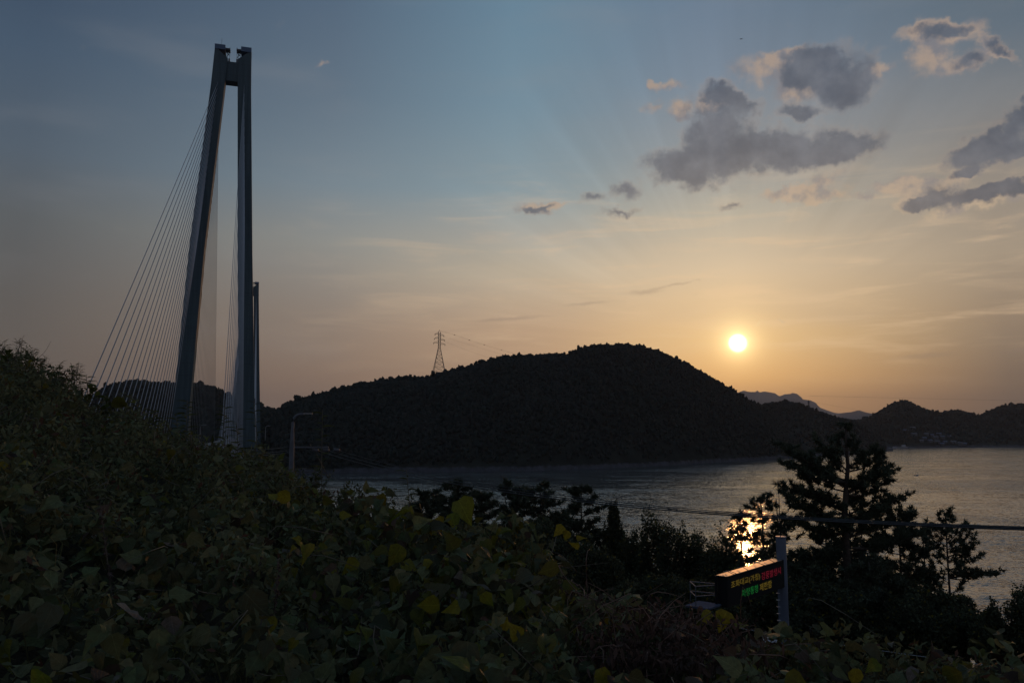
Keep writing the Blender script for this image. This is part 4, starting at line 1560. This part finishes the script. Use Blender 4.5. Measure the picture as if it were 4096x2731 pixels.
BUSHES = [
    (2455, 1998, 58, 90, 330, 'vine-smothered narrow tree column right of the bare-stemmed pine', 101, 'broadleaf_tree', 'tree'),
    (2540, 2085, 56, 120, 300, 'vine-draped leaning tree just right of the narrow column', 102, 'broadleaf_tree', 'tree'),
    (2610, 2042, 54, 110, 420, 'dark bushy tree with a knobbed top left of the dense thicket', 103, 'broadleaf_tree', 'tree'),
    (2700, 2052, 52, 150, 460, 'dense thicket tree below the cables, left of centre of the dark mass', 104, 'broadleaf_tree', 'tree'),
    (2810, 2060, 52, 170, 460, 'broad thicket tree in the middle of the dark mass above the sign', 105, 'broadleaf_tree', 'tree'),
    (2900, 2100, 50, 170, 420, 'thicket tree at the left edge of the sun glitter', 106, 'broadleaf_tree', 'tree'),
    (2980, 2235, 46, 200, 260, 'leafy tree below the sun glitter directly behind the message board', 107, 'broadleaf_tree', 'tree'),
    (3120, 2290, 44, 180, 260, 'dark shrub tree behind the message board post', 108, 'broadleaf_tree', 'tree'),
    (3330, 2330, 40, 260, 260, 'wide dark shrub at the foot of the tall pine', 109, 'shrub', 'shrub'),
    (3640, 2360, 40, 280, 240, 'wide dark shrub between the tall pine and the slim pine', 110, 'shrub', 'shrub'),
    (3860, 2420, 38, 220, 200, 'rounded shrub at the foot of the slim right-hand pine', 111, 'shrub', 'shrub'),
    (3260, 2250, 43, 240, 300, 'full dark shrub tree between the post and the tall pine', 119, 'broadleaf_tree', 'tree'),
    (3560, 2260, 43, 280, 300, 'full dark shrub tree right of the tall pine trunk', 120, 'broadleaf_tree', 'tree'),
    (3740, 2330, 42, 240, 260, 'full dark shrub tree left of the slim right-hand pine trunk', 121, 'broadleaf_tree', 'tree'),
    (4075, 2330, 36, 240, 330, 'spreading broadleaf tree at the right edge over the water', 112, 'broadleaf_tree', 'tree'),
    (3960, 2400, 36, 150, 260, 'airy small tree between the slim pine and the right-edge tree', 113, 'broadleaf_tree', 'tree'),
    (2130, 2080, 50, 260, 220, 'low dark shrub in front of the middle of the pine row', 114, 'shrub', 'shrub'),
    (1850, 2075, 50, 300, 200, 'low dark shrub in front of the left end of the pine row', 115, 'shrub', 'shrub'),
    (2350, 2160, 46, 220, 260, 'low shrub in front of the bare-stemmed pine', 116, 'shrub', 'shrub'),
    (2600, 2280, 40, 300, 230, 'dark shrub on the lower slope left of the message board', 117, 'shrub', 'shrub'),
    (2800, 2330, 38, 260, 200, 'dark shrub on the lower slope just left of the sign cage', 118, 'shrub', 'shrub'),
]
for (x, y, Y, wp_, hp_, lab, sd, nm, ct) in BUSHES:
    airy = sd in (112, 113)
    bush(x, y, Y, wp_ * (1.0 if airy or wp_ < 100 else 1.35), hp_, lab, sd, nm, ct, n=9000 if airy else 12000, size=0.13 if airy else 0.18, stem_r=0.05, col=(0.056, 0.066, 0.038), nb=4 if wp_ < 130 else 7)

# ------------------------------------------------------------------ kudzu and weeds on the bank
LEAF_O = np.array([(0, 0, 0), (0.26, 0.02, .05), (0.46, 0.27, .09), (0.41, 0.52, .07), (0.16, 0.80, .02), (0, 1.06, -.09), (-0.16, 0.80, .02), (-0.41, 0.52, .07), (-0.46, 0.27, .09), (-0.26, 0.02, .05),
                   (0, 0.22, 0), (0, 0.50, -.015), (0, 0.78, -.03)])
LEAF_F = np.array([(0, 1, 10), (1, 2, 10), (2, 11, 10), (2, 3, 11), (3, 12, 11), (3, 4, 12), (4, 5, 12), (5, 6, 12), (6, 7, 12), (7, 11, 12), (7, 8, 11), (8, 10, 11), (8, 9, 10), (9, 0, 10)])


def kudzu(P, N, D, L, r, cup=1.0):
    n = len(P)
    Y_ = unit(D - N * (D * N).sum(-1, keepdims=True))
    X_ = np.cross(Y_, N)
    o_ = np.repeat(LEAF_O[None], n, 0).copy()
    lob = r.uniform(0, 1, n)
    # lobed outlines on some leaves
    for idx, sg in ((3, 1), (7, -1)):
        o_[:, idx, 0] *= 1 - 0.35 * (lob > .6) * r.uniform(.4, 1, n)
    for idx in (2, 8):
        o_[:, idx, 0] *= r.uniform(.85, 1.15, n)
        o_[:, idx, 1] += r.uniform(-.06, .06, n)
    o_[:, :, 2] *= cup * r.uniform(-0.8, 2.2, (n, 1))
    o_[:, :, 2] += np.abs(o_[:, :, 0]) * r.uniform(-0.25, 0.95, (n, 1)) * r.uniform(0, 1, (n, 1))
    o_[:, :, 2] += r.normal(size=(n, 13)) * 0.035
    o_[:, :, 2] -= (o_[:, :, 1] ** 2) * r.uniform(-0.05, 0.6, (n, 1))
    o_[:, :, 0] *= r.uniform(.8, 1.05, (n, 1))
    v = P[:, None] + (X_[:, None] * o_[..., 0:1] + Y_[:, None] * o_[..., 1:2] + N[:, None] * o_[..., 2:3]) * L[:, None, None]
    f = (LEAF_F[None] + (np.arange(n) * 13)[:, None, None]).reshape(-1)
    uv = np.repeat(LEAF_O[None, :, :2], n, 0).reshape(-1, 2)
    return v.reshape(-1, 3), f, uv


def px_of(P):
    x, y, z = P[:, 0], P[:, 1], P[:, 2] - CAMZ
    dpt = y * CP + z * SP
    return 2048 + x / dpt * FPX, 1365.5 - (-y * SP + z * CP) / dpt * FPX


def sample_bank(n, seed, y0=1.7, beyond=1.2):
    r = np.random.RandomState(seed)
    t = r.uniform(-0.72, 0.70, n)
    px = 2048 + t * FPX * CP
    Yc = interp(px, CRD) + beyond
    Y = np.sqrt(r.uniform(0, 1, n) * (Yc ** 2 - y0 ** 2) + y0 ** 2)
    keep = r.uniform(0, 1, n) < (Yc / 13.2) ** 2
    t, Y = t[keep], Y[keep]
    X = t * Y
    return r, X, Y


def bank_normal(X, Y):
    e = 0.25
    z0 = ground_z(X, Y)
    nx_ = -(ground_z(X + e, Y) - z0) / e
    ny_ = -(ground_z(X, Y + e) - z0) / e
    return unit(np.stack([nx_, ny_, np.ones_like(nx_)], -1)), z0


def lump(X, Y):
    return 0.14 * vnoise(X / 0.9, Y / 0.9, 41) + 0.07 * vnoise(X / 0.35, Y / 0.35, 42)


def leaf_colours(n, r, dry, yellow):
    g = np.array([0.086, 0.104, 0.046])[None] * r.uniform(0.4, 1.7, (n, 1))
    g[:, 0] *= r.uniform(0.8, 1.3, n)
    y = np.array([0.17, 0.155, 0.016])[None] * r.uniform(0.45, 1.25, (n, 1))
    yg = np.array([0.105, 0.115, 0.016])[None] * r.uniform(0.6, 1.3, (n, 1))
    br = np.array([0.070, 0.048, 0.034])[None] * r.uniform(0.4, 1.5, (n, 1))
    pale = np.array([0.17, 0.16, 0.13])[None] * r.uniform(0.6, 1.2, (n, 1))
    u = r.uniform(0, 1, n)
    c = g.copy()
    c = np.where((u < yellow)[:, None], y, c)
    c = np.where(((u >= yellow) & (u < yellow * 3.2))[:, None], yg, c)
    u2 = r.uniform(0, 1, n)
    c = np.where((u2 < dry)[:, None], br, c)
    c = np.where((u2 > 0.988)[:, None], pale, c)
    return c


# large leaves
r, X, Y = sample_bank(64000, 201)
N, Z = bank_normal(X, Y)
n = len(X)
hgt = VEG * r.uniform(-0.1, 1.25, n) + lump(X, Y)
P = np.stack([X, Y, Z + hgt], -1)
pxx, pyy = px_of(P)
# the fine-leaved weeds own the middle left: fewer large leaves there
fine_zone = (pxx < 1350) & (pyy < 2000 + 60 * vnoise(pxx / 300, pyy / 300, 77))
dryz = np.exp(-(((pxx - 2650) / 260) ** 2 + ((pyy - 2540) / 200) ** 2)) + 0.6 * np.exp(-(((pxx - 3500) / 600) ** 2 + ((pyy - 2700) / 60) ** 2))
patch = vnoise(X / 1.1, Y / 1.1, 91)
keep = (r.uniform(0, 1, n) > 0.80 * fine_zone) & (r.uniform(0, 1, n) > np.clip(0.35 - patch, 0, 0.75)) & (r.uniform(0, 1, n) > 0.55 * (dryz > .5))
P, N, X, Y, pxx, pyy, dryz = P[keep], N[keep], X[keep], Y[keep], pxx[keep], pyy[keep], dryz[keep]
n = len(P)
toc = unit(np.array([0, 0, CAMZ])[None] - P)
Nn = unit(N * 0.8 + toc * 0.55 + r.normal(size=(n, 3)) * 0.42)
Dn = r.normal(size=(n, 3)) + np.array([0, -0.7, -0.5])
L = (0.040 + 0.095 * r.uniform(0, 1, n) ** 1.5) * np.where(pxx < 1300, 0.9, 1.0) * (1 + 0.35 * np.exp(-(((pxx - 1850) / 420) ** 2 + ((pyy - 2120) / 160) ** 2)))
ywt = 0.018 + 0.09 * np.exp(-(((pxx - 1900) / 650) ** 2 + ((pyy - 2250) / 260) ** 2)) + 0.05 * (pyy < 2000)
v, f, uv = kudzu(P, Nn, Dn, L, r)
c = leaf_colours(n, r, 0.06 + 0.62 * dryz, ywt)
npmesh('kudzu_vines', v, f, 3, M['leaf'], col=np.repeat(c, 13, 0), uv=uv, smooth=True, kind='stuff', label='broad green and yellowing vine leaves smothering the bank in front')

# leaves one can pick out in the photograph: big, turned to the viewer, some bright yellow
FEAT = [(1584, 2218, 85, 'y'), (1516, 2211, 72, 'd'), (1856, 2037, 95, 'l'), (1943, 2024, 56, 'y'), (2014, 2063, 82, 'l'), (1755, 2095, 56, 'y'), (1558, 2088, 76, 'l'), (1814, 2082, 62, 'l'), (1630, 2060, 60, 'l'), (1700, 2045, 66, 'd'),
        (2237, 2121, 50, 'y'), (2266, 2139, 40, 'y'), (2298, 2176, 38, 'y'), (2321, 2154, 30, 'y'), (2198, 2276, 76, 'd'), (2095, 2308, 78, 'g'), (1949, 2395, 62, 'l'), (1720, 2418, 78, 'y'), (1810, 2431, 62, 'y'), (2004, 2492, 66, 'y'), (2062, 2525, 66, 'y'),
        (2182, 2567, 92, 'd'), (2415, 2712, 80, 'y'), (2822, 2468, 62, 'y'), (2893, 2478, 76, 'y'), (2958, 2500, 62, 'y'), (2790, 2500, 40, 'd'), (1868, 2631, 125, 'g'), (92, 2493, 92, 'g'), (191, 2467, 105, 'g'), (1020, 2410, 120, 'g'), (1027, 2518, 105, 'g'),
        (1221, 2200, 66, 'y'), (153, 2712, 100, 'l'), (1403, 2263, 70, 'y'), (1130, 1985, 62, 'y'), (3420, 2705, 66, 'y'), (3494, 2663, 60, 'l'), (3806, 2702, 100, 'd'), (3648, 2694, 60, 'p'), (3490, 2631, 105, 'g'), (855, 1700, 40, 'y'),
        (1310, 2000, 50, 'd'), (480, 1610, 60, 'd'), (1090, 1985, 40, 'y'), (1380, 2060, 46, 'y'), (870, 2330, 70, 'g'), (620, 2240, 80, 'g'), (520, 2440, 110, 'p'), (690, 2500, 90, 'p'), (1690, 2560, 95, 'd'), (1430, 2700, 80, 'd'), (640, 1620, 40, 'd'), (740, 1660, 44, 'l')]
FC = {'y': (0.185, 0.172, 0.018), 'l': (0.13, 0.155, 0.018), 'd': (0.10, 0.10, 0.018), 'g': (0.06, 0.072, 0.045), 'p': (0.12, 0.11, 0.10)}
rf = np.random.RandomState(77)
FP, FN, FL, FCc = [], [], [], []
for (x, y, dpx, cl) in FEAT:
    d = ray(x, y)
    Yh = None
    for Yq in np.arange(2.2, 13.5, 0.04):
        q = at(x, y, Yq)
        if q.z < gz(q.x, q.y) + VEG + 0.12:
            Yh = Yq
            break
    if Yh is None and x < 2200:
        continue
    if Yh is None:
        pxs = min(max(x, -600), 5200)
        Yh = float(interp(pxs, CRD)) - 0.2
    q = at(x, y, Yh - 0.05)
    FP.append(tuple(q))
    FN.append(tuple((-d.normalized() + Vector(tuple(rf.normal(size=3) * .5)) + up * .15).normalized()))
    FL.append(dpx * Yh / FPX)
    FCc.append(np.array(FC[cl]) * rf.uniform(.85, 1.15))
FP, FN, FL, FCc = np.array(FP), np.array(FN), np.array(FL), np.array(FCc)
FD = rf.normal(size=FP.shape) * .9 + np.array([0, 0, -.8])
v, f, uv = kudzu(FP, FN, FD, FL * 1.08, rf, 1.7)
for k in range(len(FP)):
    v[k * 13:(k + 1) * 13] -= (v[k * 13:(k + 1) * 13].mean(0) - FP[k])
npmesh('broad_vine_leaves', v, f, 3, M['leaf'], col=np.repeat(FCc, 13, 0), uv=uv, smooth=True, kind='stuff', label='large yellow and pale vine leaves turned towards the viewer')

# small weeds, densest on the middle left
r, X, Y = sample_bank(170000, 202, y0=2.6, beyond=1.4)
N, Z = bank_normal(X, Y)
n = len(X)
hh = VEG * r.uniform(-0.2, 1.15, n) + lump(X, Y)
P = np.stack([X, Y, Z + hh], -1)
pxx, pyy = px_of(P)
wz = np.where((pxx < 1400) & (pyy < 2160), 1.0, np.clip(0.45 - 0.5 * vnoise(X / 1.1, Y / 1.1, 91), 0.12, 0.9))
keep = r.uniform(0, 1, n) < wz
P, N, pxx, pyy = P[keep], N[keep], pxx[keep], pyy[keep]
n = len(P)
v, f = diamonds(P, r.uniform(0.035, 0.085, n), r, 2.6, 0.15)
c = np.array([0.100, 0.112, 0.060])[None] * r.uniform(0.5, 1.6, (n, 1))
c = np.where((r.uniform(0, 1, n) < .10)[:, None], np.array([0.10, 0.085, 0.03])[None], c)
c = np.where((r.uniform(0, 1, n) < .05)[:, None], np.array([0.09, 0.05, 0.035])[None], c)
npmesh('bank_weeds', v, f, 3, M['small_leaf'], col=np.repeat(c, 4, 0), kind='stuff', label='fine-leaved dark weeds covering the upper left of the bank')

# runners, dry stems and grass blades
r, X, Y = sample_bank(2600, 203, y0=1.8, beyond=0.6)
Z = ground_z(X, Y)
m = MB()
m2 = MB()
for i in range(len(X)):
    p = Vector((X[i], Y[i], Z[i] + VEG * r.uniform(.5, 1.1)))
    q = np.array([p])
    sx, sy = px_of(q)
    dz = math.exp(-(((sx[0] - 2650) / 360) ** 2 + ((sy[0] - 2500) / 230) ** 2))
    if dz < 0.25 and r.uniform() > 0.38:
        continue
    reps = 5 if dz > 0.4 else 1
    for _ in range(reps):
        d = Vector((r.normal(), r.normal() * .7, r.normal() * .35))
        d.normalize()
        Ls = r.uniform(.15, .55)
        bow = Vector((r.normal(), r.normal(), r.normal() + .4)) * .09
        o0 = p + Vector((r.normal(), r.normal(), r.normal() * .4)) * .15
        pts = [o0 + d * (Ls * k / 4) + bow * math.sin(math.pi * k / 4) for k in range(5)]
        (m2 if dz > .3 else m).tube(pts, [.0032, .003, .0028, .0022, .0012], 4)
m.build('vine_runners', M['stem'], None, True, kind='stuff', label='thin tan vine runners threading through the leaves')
m2.build('dead_vines', M['dry_stem'], None, True, kind='stuff', label='tangle of dead brown vines left of the message board')

# hanging dry leaves in the brown tangle
r = np.random.RandomState(207)
n = 3200
cx = r.normal(2660, 170, n)
cy = r.normal(2580, 110, n)
P = []
for a, b in zip(cx, cy):
    Yq = r.uniform(4.2, 6.2)
    P.append(tuple(at(a, b, Yq)))
P = np.array(P)
gzv = ground_z(P[:, 0], P[:, 1])
P[:, 2] = np.clip(P[:, 2], gzv, gzv + VEG + .18)
v, f = diamonds(P, r.uniform(.03, .085, n), r, 3.2, 1.5)
c = np.array([0.080, 0.052, 0.042])[None] * r.uniform(0.35, 1.6, (n, 1))
npmesh('dead_leaves', v, f, 3, M['small_leaf'], col=np.repeat(c, 4, 0), kind='stuff', label='withered red-brown leaves hanging in the dead vines')

# grass blades among the leaves
r, X, Y = sample_bank(5200, 204, y0=2.0, beyond=0.9)
Z = ground_z(X, Y)
n = len(X)
base = np.stack([X, Y, Z + .05], -1)
d = unit(r.normal(size=(n, 3)) * np.array([.6, .6, .2]) + np.array([0, 0, 1.0]))
L = r.uniform(.18, .42, n)
s = unit(np.cross(d, r.normal(size=(n, 3)))) * r.uniform(.003, .006, (n, 1))
mid = base + d * L[:, None] * .55
tipd = unit(d + r.normal(size=(n, 3)) * np.array([.6, .6, .1]) - np.array([0, 0, .35]))
tip = mid + tipd * L[:, None] * .5
v = np.stack([base - s, base + s, mid + s * .8, mid - s * .8, tip], 1).reshape(-1, 3)
i = np.arange(n)[:, None] * 5
f = np.concatenate([i, i + 1, i + 2, i, i + 2, i + 3, i + 3, i + 2, i + 4], 1).reshape(-1)
c = np.array([0.07, 0.07, 0.03])[None] * r.uniform(.5, 1.8, (n, 1))
npmesh('grass', v, f, 3, M['small_leaf'], col=np.repeat(c, 5, 0), kind='stuff', label='thin grass blades between the vine leaves')

# scrub on the lower slope
r = np.random.RandomState(209)
n = 60000
X = r.uniform(-30, 46, n)
Y = r.uniform(14, 66, n)
Z = ground_z(X, Y)
hh = np.clip(0.5 + 0.45 * vnoise(X / 2.2, Y / 2.2, 55), 0.05, 1.3)
P = np.stack([X, Y, Z + hh * r.uniform(0, 1, n)], -1)
v, f = diamonds(P, r.uniform(.10, .26, n), r, 1.9, 0.0)
c = np.array([0.055, 0.060, 0.036])[None] * r.uniform(.5, 1.6, (n, 1))
npmesh('slope_scrub', v, f, 3, M['small_leaf'], col=np.repeat(c, 4, 0), kind='stuff', label='low dark scrub on the slope below the bank')

# ------------------------------------------------------------------ single plants that break the skyline


def skyplant(x, ytop, ybase, Y, kind, label, seed, lean=0.0, group='weeds on the skyline of the bank'):
    r = np.random.RandomState(seed)
    top = at(x, ytop, Y)
    bs = at(x - lean, ybase, Y)
    bs = Vector((bs.x, Y, min(bs.z, gz(bs.x, Y) + 0.05) if kind != 'grass' else bs.z))
    H = top.z - bs.z
    nm, ct = {'grass': ('seeding_grass', 'grass'), 'willow': ('tall_weed', 'weed'), 'shrub': ('small_shrub', 'shrub'), 'vine': ('vine_shoot', 'vine'), 'spike': ('dry_seed_spike', 'dry plant')}[kind]
    t = thing(nm, bs, label, ct, group)
    m = MB()
    Vv, Ff, Cc = [], [], []
    base_n = [0]

    def blade(p, d, L, wd_, col_, droop=.5):
        d = Vector(d).normalized()
        sd = d.cross(Vector(r.normal(size=3))).normalized() * wd_
        pts = [p]
        dd = d.copy()
        for k in range(4):
            dd = (dd - up * droop * .25).normalized()
            pts.append(pts[-1] + dd * L / 4)
        ws = [.25, 1, .9, .6, 0.05]
        k0 = base_n[0]
        for q, w_ in zip(pts, ws):
            Vv.append(tuple(q - sd * w_))
            Vv.append(tuple(q + sd * w_))
            Cc.append(col_)
            Cc.append(col_)
        for k in range(4):
            a = k0 + 2 * k
            Ff.extend([a, a + 1, a + 3, a + 2])
        base_n[0] += 10
    G = np.array([0.06, 0.072, 0.03])
    if kind == 'grass':
        for s_ in range(4):
            tl = Vector((r.normal() * .12, r.normal() * .08, 1)).normalized()
            q = bs + tl * H * r.uniform(.6, 1.0)
            m.tube([bs, bs + (q - bs) * .6, q], [.004, .003, .0015], 4)
            for k in range(4):
                p = bs + (q - bs) * r.uniform(.1, .7)
                blade(p, (r.normal(), r.normal() * .5, .8), r.uniform(.12, .26), .006, G * r.uniform(.6, 1.4), .8)
            # drooping seed head: several curved awns of grain
            for k in range(9):
                p = q - (q - bs) * (k * .03)
                blade(p, (r.normal() * .9 + .5, r.normal() * .4, .55), r.uniform(.05, .11), .0038, np.array([.07, .06, .03]) * r.uniform(.6, 1.5), .9)
    elif kind == 'willow':
        pts = [bs, bs + Vector((r.normal() * .02, 0, H * .5)), top]
        m.tube(pts, [.006, .005, .003], 5)
        for k in range(26):
            f_ = .2 + .8 * k / 26
            p = pts[0].lerp(pts[1], f_ * 2) if f_ < .5 else pts[1].lerp(pts[2], f_ * 2 - 1)
            blade(p, (math.cos(k * 2.4), math.sin(k * 2.4) * .8, .55), r.uniform(.10, .19) * (1.15 - .4 * f_), .009, np.array([.06, .072, .02]) * r.uniform(.6, 1.4), .8)
    elif kind == 'shrub':
        for s_ in range(16):
            q = bs + Vector((r.normal() * .16, r.normal() * .12, H * r.uniform(.55, 1.0)))
            m.tube([bs, bs + (q - bs) * .5 + Vector((r.normal() * .03, 0, 0)), q], [.006, .004, .002], 4)
            for k in range(20):
                p = bs + (q - bs) * r.uniform(.3, 1.02)
                blade(p, r.normal(size=3) + np.array([0, 0, .5]), r.uniform(.025, .055), .009, G * r.uniform(.5, 1.5), .2)
    elif kind == 'vine':
        p = bs
        d = Vector((.3, 0, 1))
        pts = [p]
        for k in range(8):
            d = (d + Vector(r.normal(size=3)) * .45 + up * .1).normalized()
            pts.append(pts[-1] + d * H / 6.5)
        m.tube(pts, [.004] * 8 + [.0015], 4)
        for k, q in enumerate(pts[2:]):
            for j in range(2):
                blade(q, r.normal(size=3) + np.array([0, 0, .2]), r.uniform(.07, .12), .035, np.array([.05, .065, .016]) * r.uniform(.7, 1.6), .5)
    else:
        pts = [bs, bs + (top - bs) * .5, top]
        m.tube(pts, [.005, .004, .002], 5)
        for k in range(90):
            p = bs + (top - bs) * r.uniform(.3, 1)
            blade(p, r.normal(size=3) + np.array([0, 0, .3]), r.uniform(.012, .035), .005, np.array([.09, .065, .06]) * r.uniform(.5, 1.5), .2)
    m.build('stem', M['stem'], t)
    npmesh('leaves', np.array(Vv), np.array(Ff), 4, M['small_leaf'], t, col=np.array(Cc))
    return t


SK = [
    (20, 1352, 1480, 11.6, 'grass', 'seeding grass at the very left edge of the skyline', 0),
    (75, 1345, 1480, 11.6, 'grass', 'tallest seeding grass near the left edge', 0),
    (135, 1392, 1500, 11.4, 'grass', 'seeding grass with arching head, left of the leafy vine shoot', 10),
    (165, 1425, 1520, 11.3, 'grass', 'short seeding grass where the skyline starts to fall', 0),
    (225, 1450, 1560, 11.2, 'grass', 'seeding grass halfway down the left skyline', 0),
    (280, 1440, 1590, 11.0, 'grass', 'dense seeding grass left of the outermost stay cable', 0),
    (320, 1448, 1600, 10.9, 'grass', 'rightmost seeding grass, crossing the outermost stay cable', 10),
    (50, 1378, 1500, 11.5, 'vine', 'leafy vine shoot among the grasses at the left edge', 0),
    (235, 1465, 1560, 11.2, 'vine', 'round-leaved vine shoot on the falling left skyline', 0),
    (290, 1520, 1620, 11.0, 'vine', 'vine shoot below the seeding grasses left of the cables', 0),
    (345, 1500, 1640, 10.8, 'willow', 'thin arching weed just left of the cable feet', 0),
    (430, 1540, 1680, 10.5, 'vine', 'small climbing shoot between the first stay cables', 0),
    (615, 1640, 1760, 10.2, 'willow', 'low narrow-leaved weed under the middle stay cables', 0),
    (750, 1600, 1800, 9.9, 'willow', 'narrow-leaved weed crossing the foot of the left tower leg', 10),
    (700, 1650, 1800, 9.9, 'willow', 'narrow-leaved weed left of the left tower leg foot', -10),
    (900, 1620, 1850, 9.7, 'willow', 'tall narrow-leaved weed in front of the bright cable fan', 0),
    (945, 1690, 1880, 9.6, 'willow', 'bushy narrow-leaved weed between the cable fan and the right leg', 0),
    (1015, 1600, 1880, 9.5, 'willow', 'tallest narrow-leaved weed before the right tower leg', 0),
    (1000, 1720, 1890, 9.4, 'vine', 'vine shoot with large leaves before the right leg foot', 0),
    (1110, 1735, 1930, 9.2, 'vine', 'vine shoot with a broad yellow-green leaf left of the street lamp', 0),
    (1290, 1640, 1990, 8.9, 'willow', 'faint tall weed right of the street lamp head', 0),
    (1240, 1870, 2010, 8.9, 'shrub', 'fine-twigged bush right of the street lamp foot', 0),
    (1350, 1930, 2060, 8.5, 'shrub', 'twiggy bush at the left end of the visible water', 0),
    (1430, 1950, 2080, 8.3, 'shrub', 'twiggy bush against the water, second from the left end', 0),
    (1530, 1935, 2100, 8.1, 'shrub', 'twiggy bush with pointed leaves just left of the lone tall weed', 0),
    (1625, 1875, 2100, 7.9, 'willow', 'lone tall weed with long curling leaves against the water', 0),
    (400, 2010, 2480, 4.6, 'spike', 'dark dry seed spike standing among the leaves at lower left', -60),
    (1120, 2230, 2600, 4.4, 'spike', 'fluffy dry seed head drooping over the yellow leaves', 40),
]
for k, (x, yt, yb, Y, kd, lab, ln) in enumerate(SK):
    skyplant(x, yt, yb, Y, kd, lab, 300 + k, ln)

# one bird high up
bp = at(2965, 157, 220)
b = MB()
b.add([bp, bp + Vector((-.35, .1, .12)), bp + Vector((-.7, .0, -.02)), bp + Vector((-.3, -.12, .03)), bp + Vector((.35, .1, .12)), bp + Vector((.7, 0, -.02)), bp + Vector((.3, -.12, .03)), bp + Vector((0, .35, 0)), bp + Vector((0, -.3, .02)), bp + Vector((0, 0, -.08))],
      [(0, 1, 2, 3), (0, 6, 5, 4), (7, 1, 9), (7, 9, 4), (8, 9, 3), (8, 6, 9), (1, 3, 9), (4, 9, 6)])
b.build('bird', M['dark_steel'], None, label='tiny dark bird high in the sky above the clouds', cat='bird')

# ------------------------------------------------------------------ air
hz = bpy.data.materials.new('haze_air')
hz.use_nodes = True
t = NT(hz.node_tree)
t.n.clear()
pv = t.node('ShaderNodeVolumePrincipled')
pv.inputs['Color'].default_value = (0.86, 0.84, 0.84, 1)
pv.inputs['Density'].default_value = 3.5e-5
pv.inputs['Anisotropy'].default_value = 0.35
oo = t.node('ShaderNodeOutputMaterial')
t.l.new(pv.outputs[0], oo.inputs['Volume'])
m = MB()
m.box((-27000, -1200, -8), (27000, 27000, 1150))
m.build('haze', hz, None, kind='stuff')
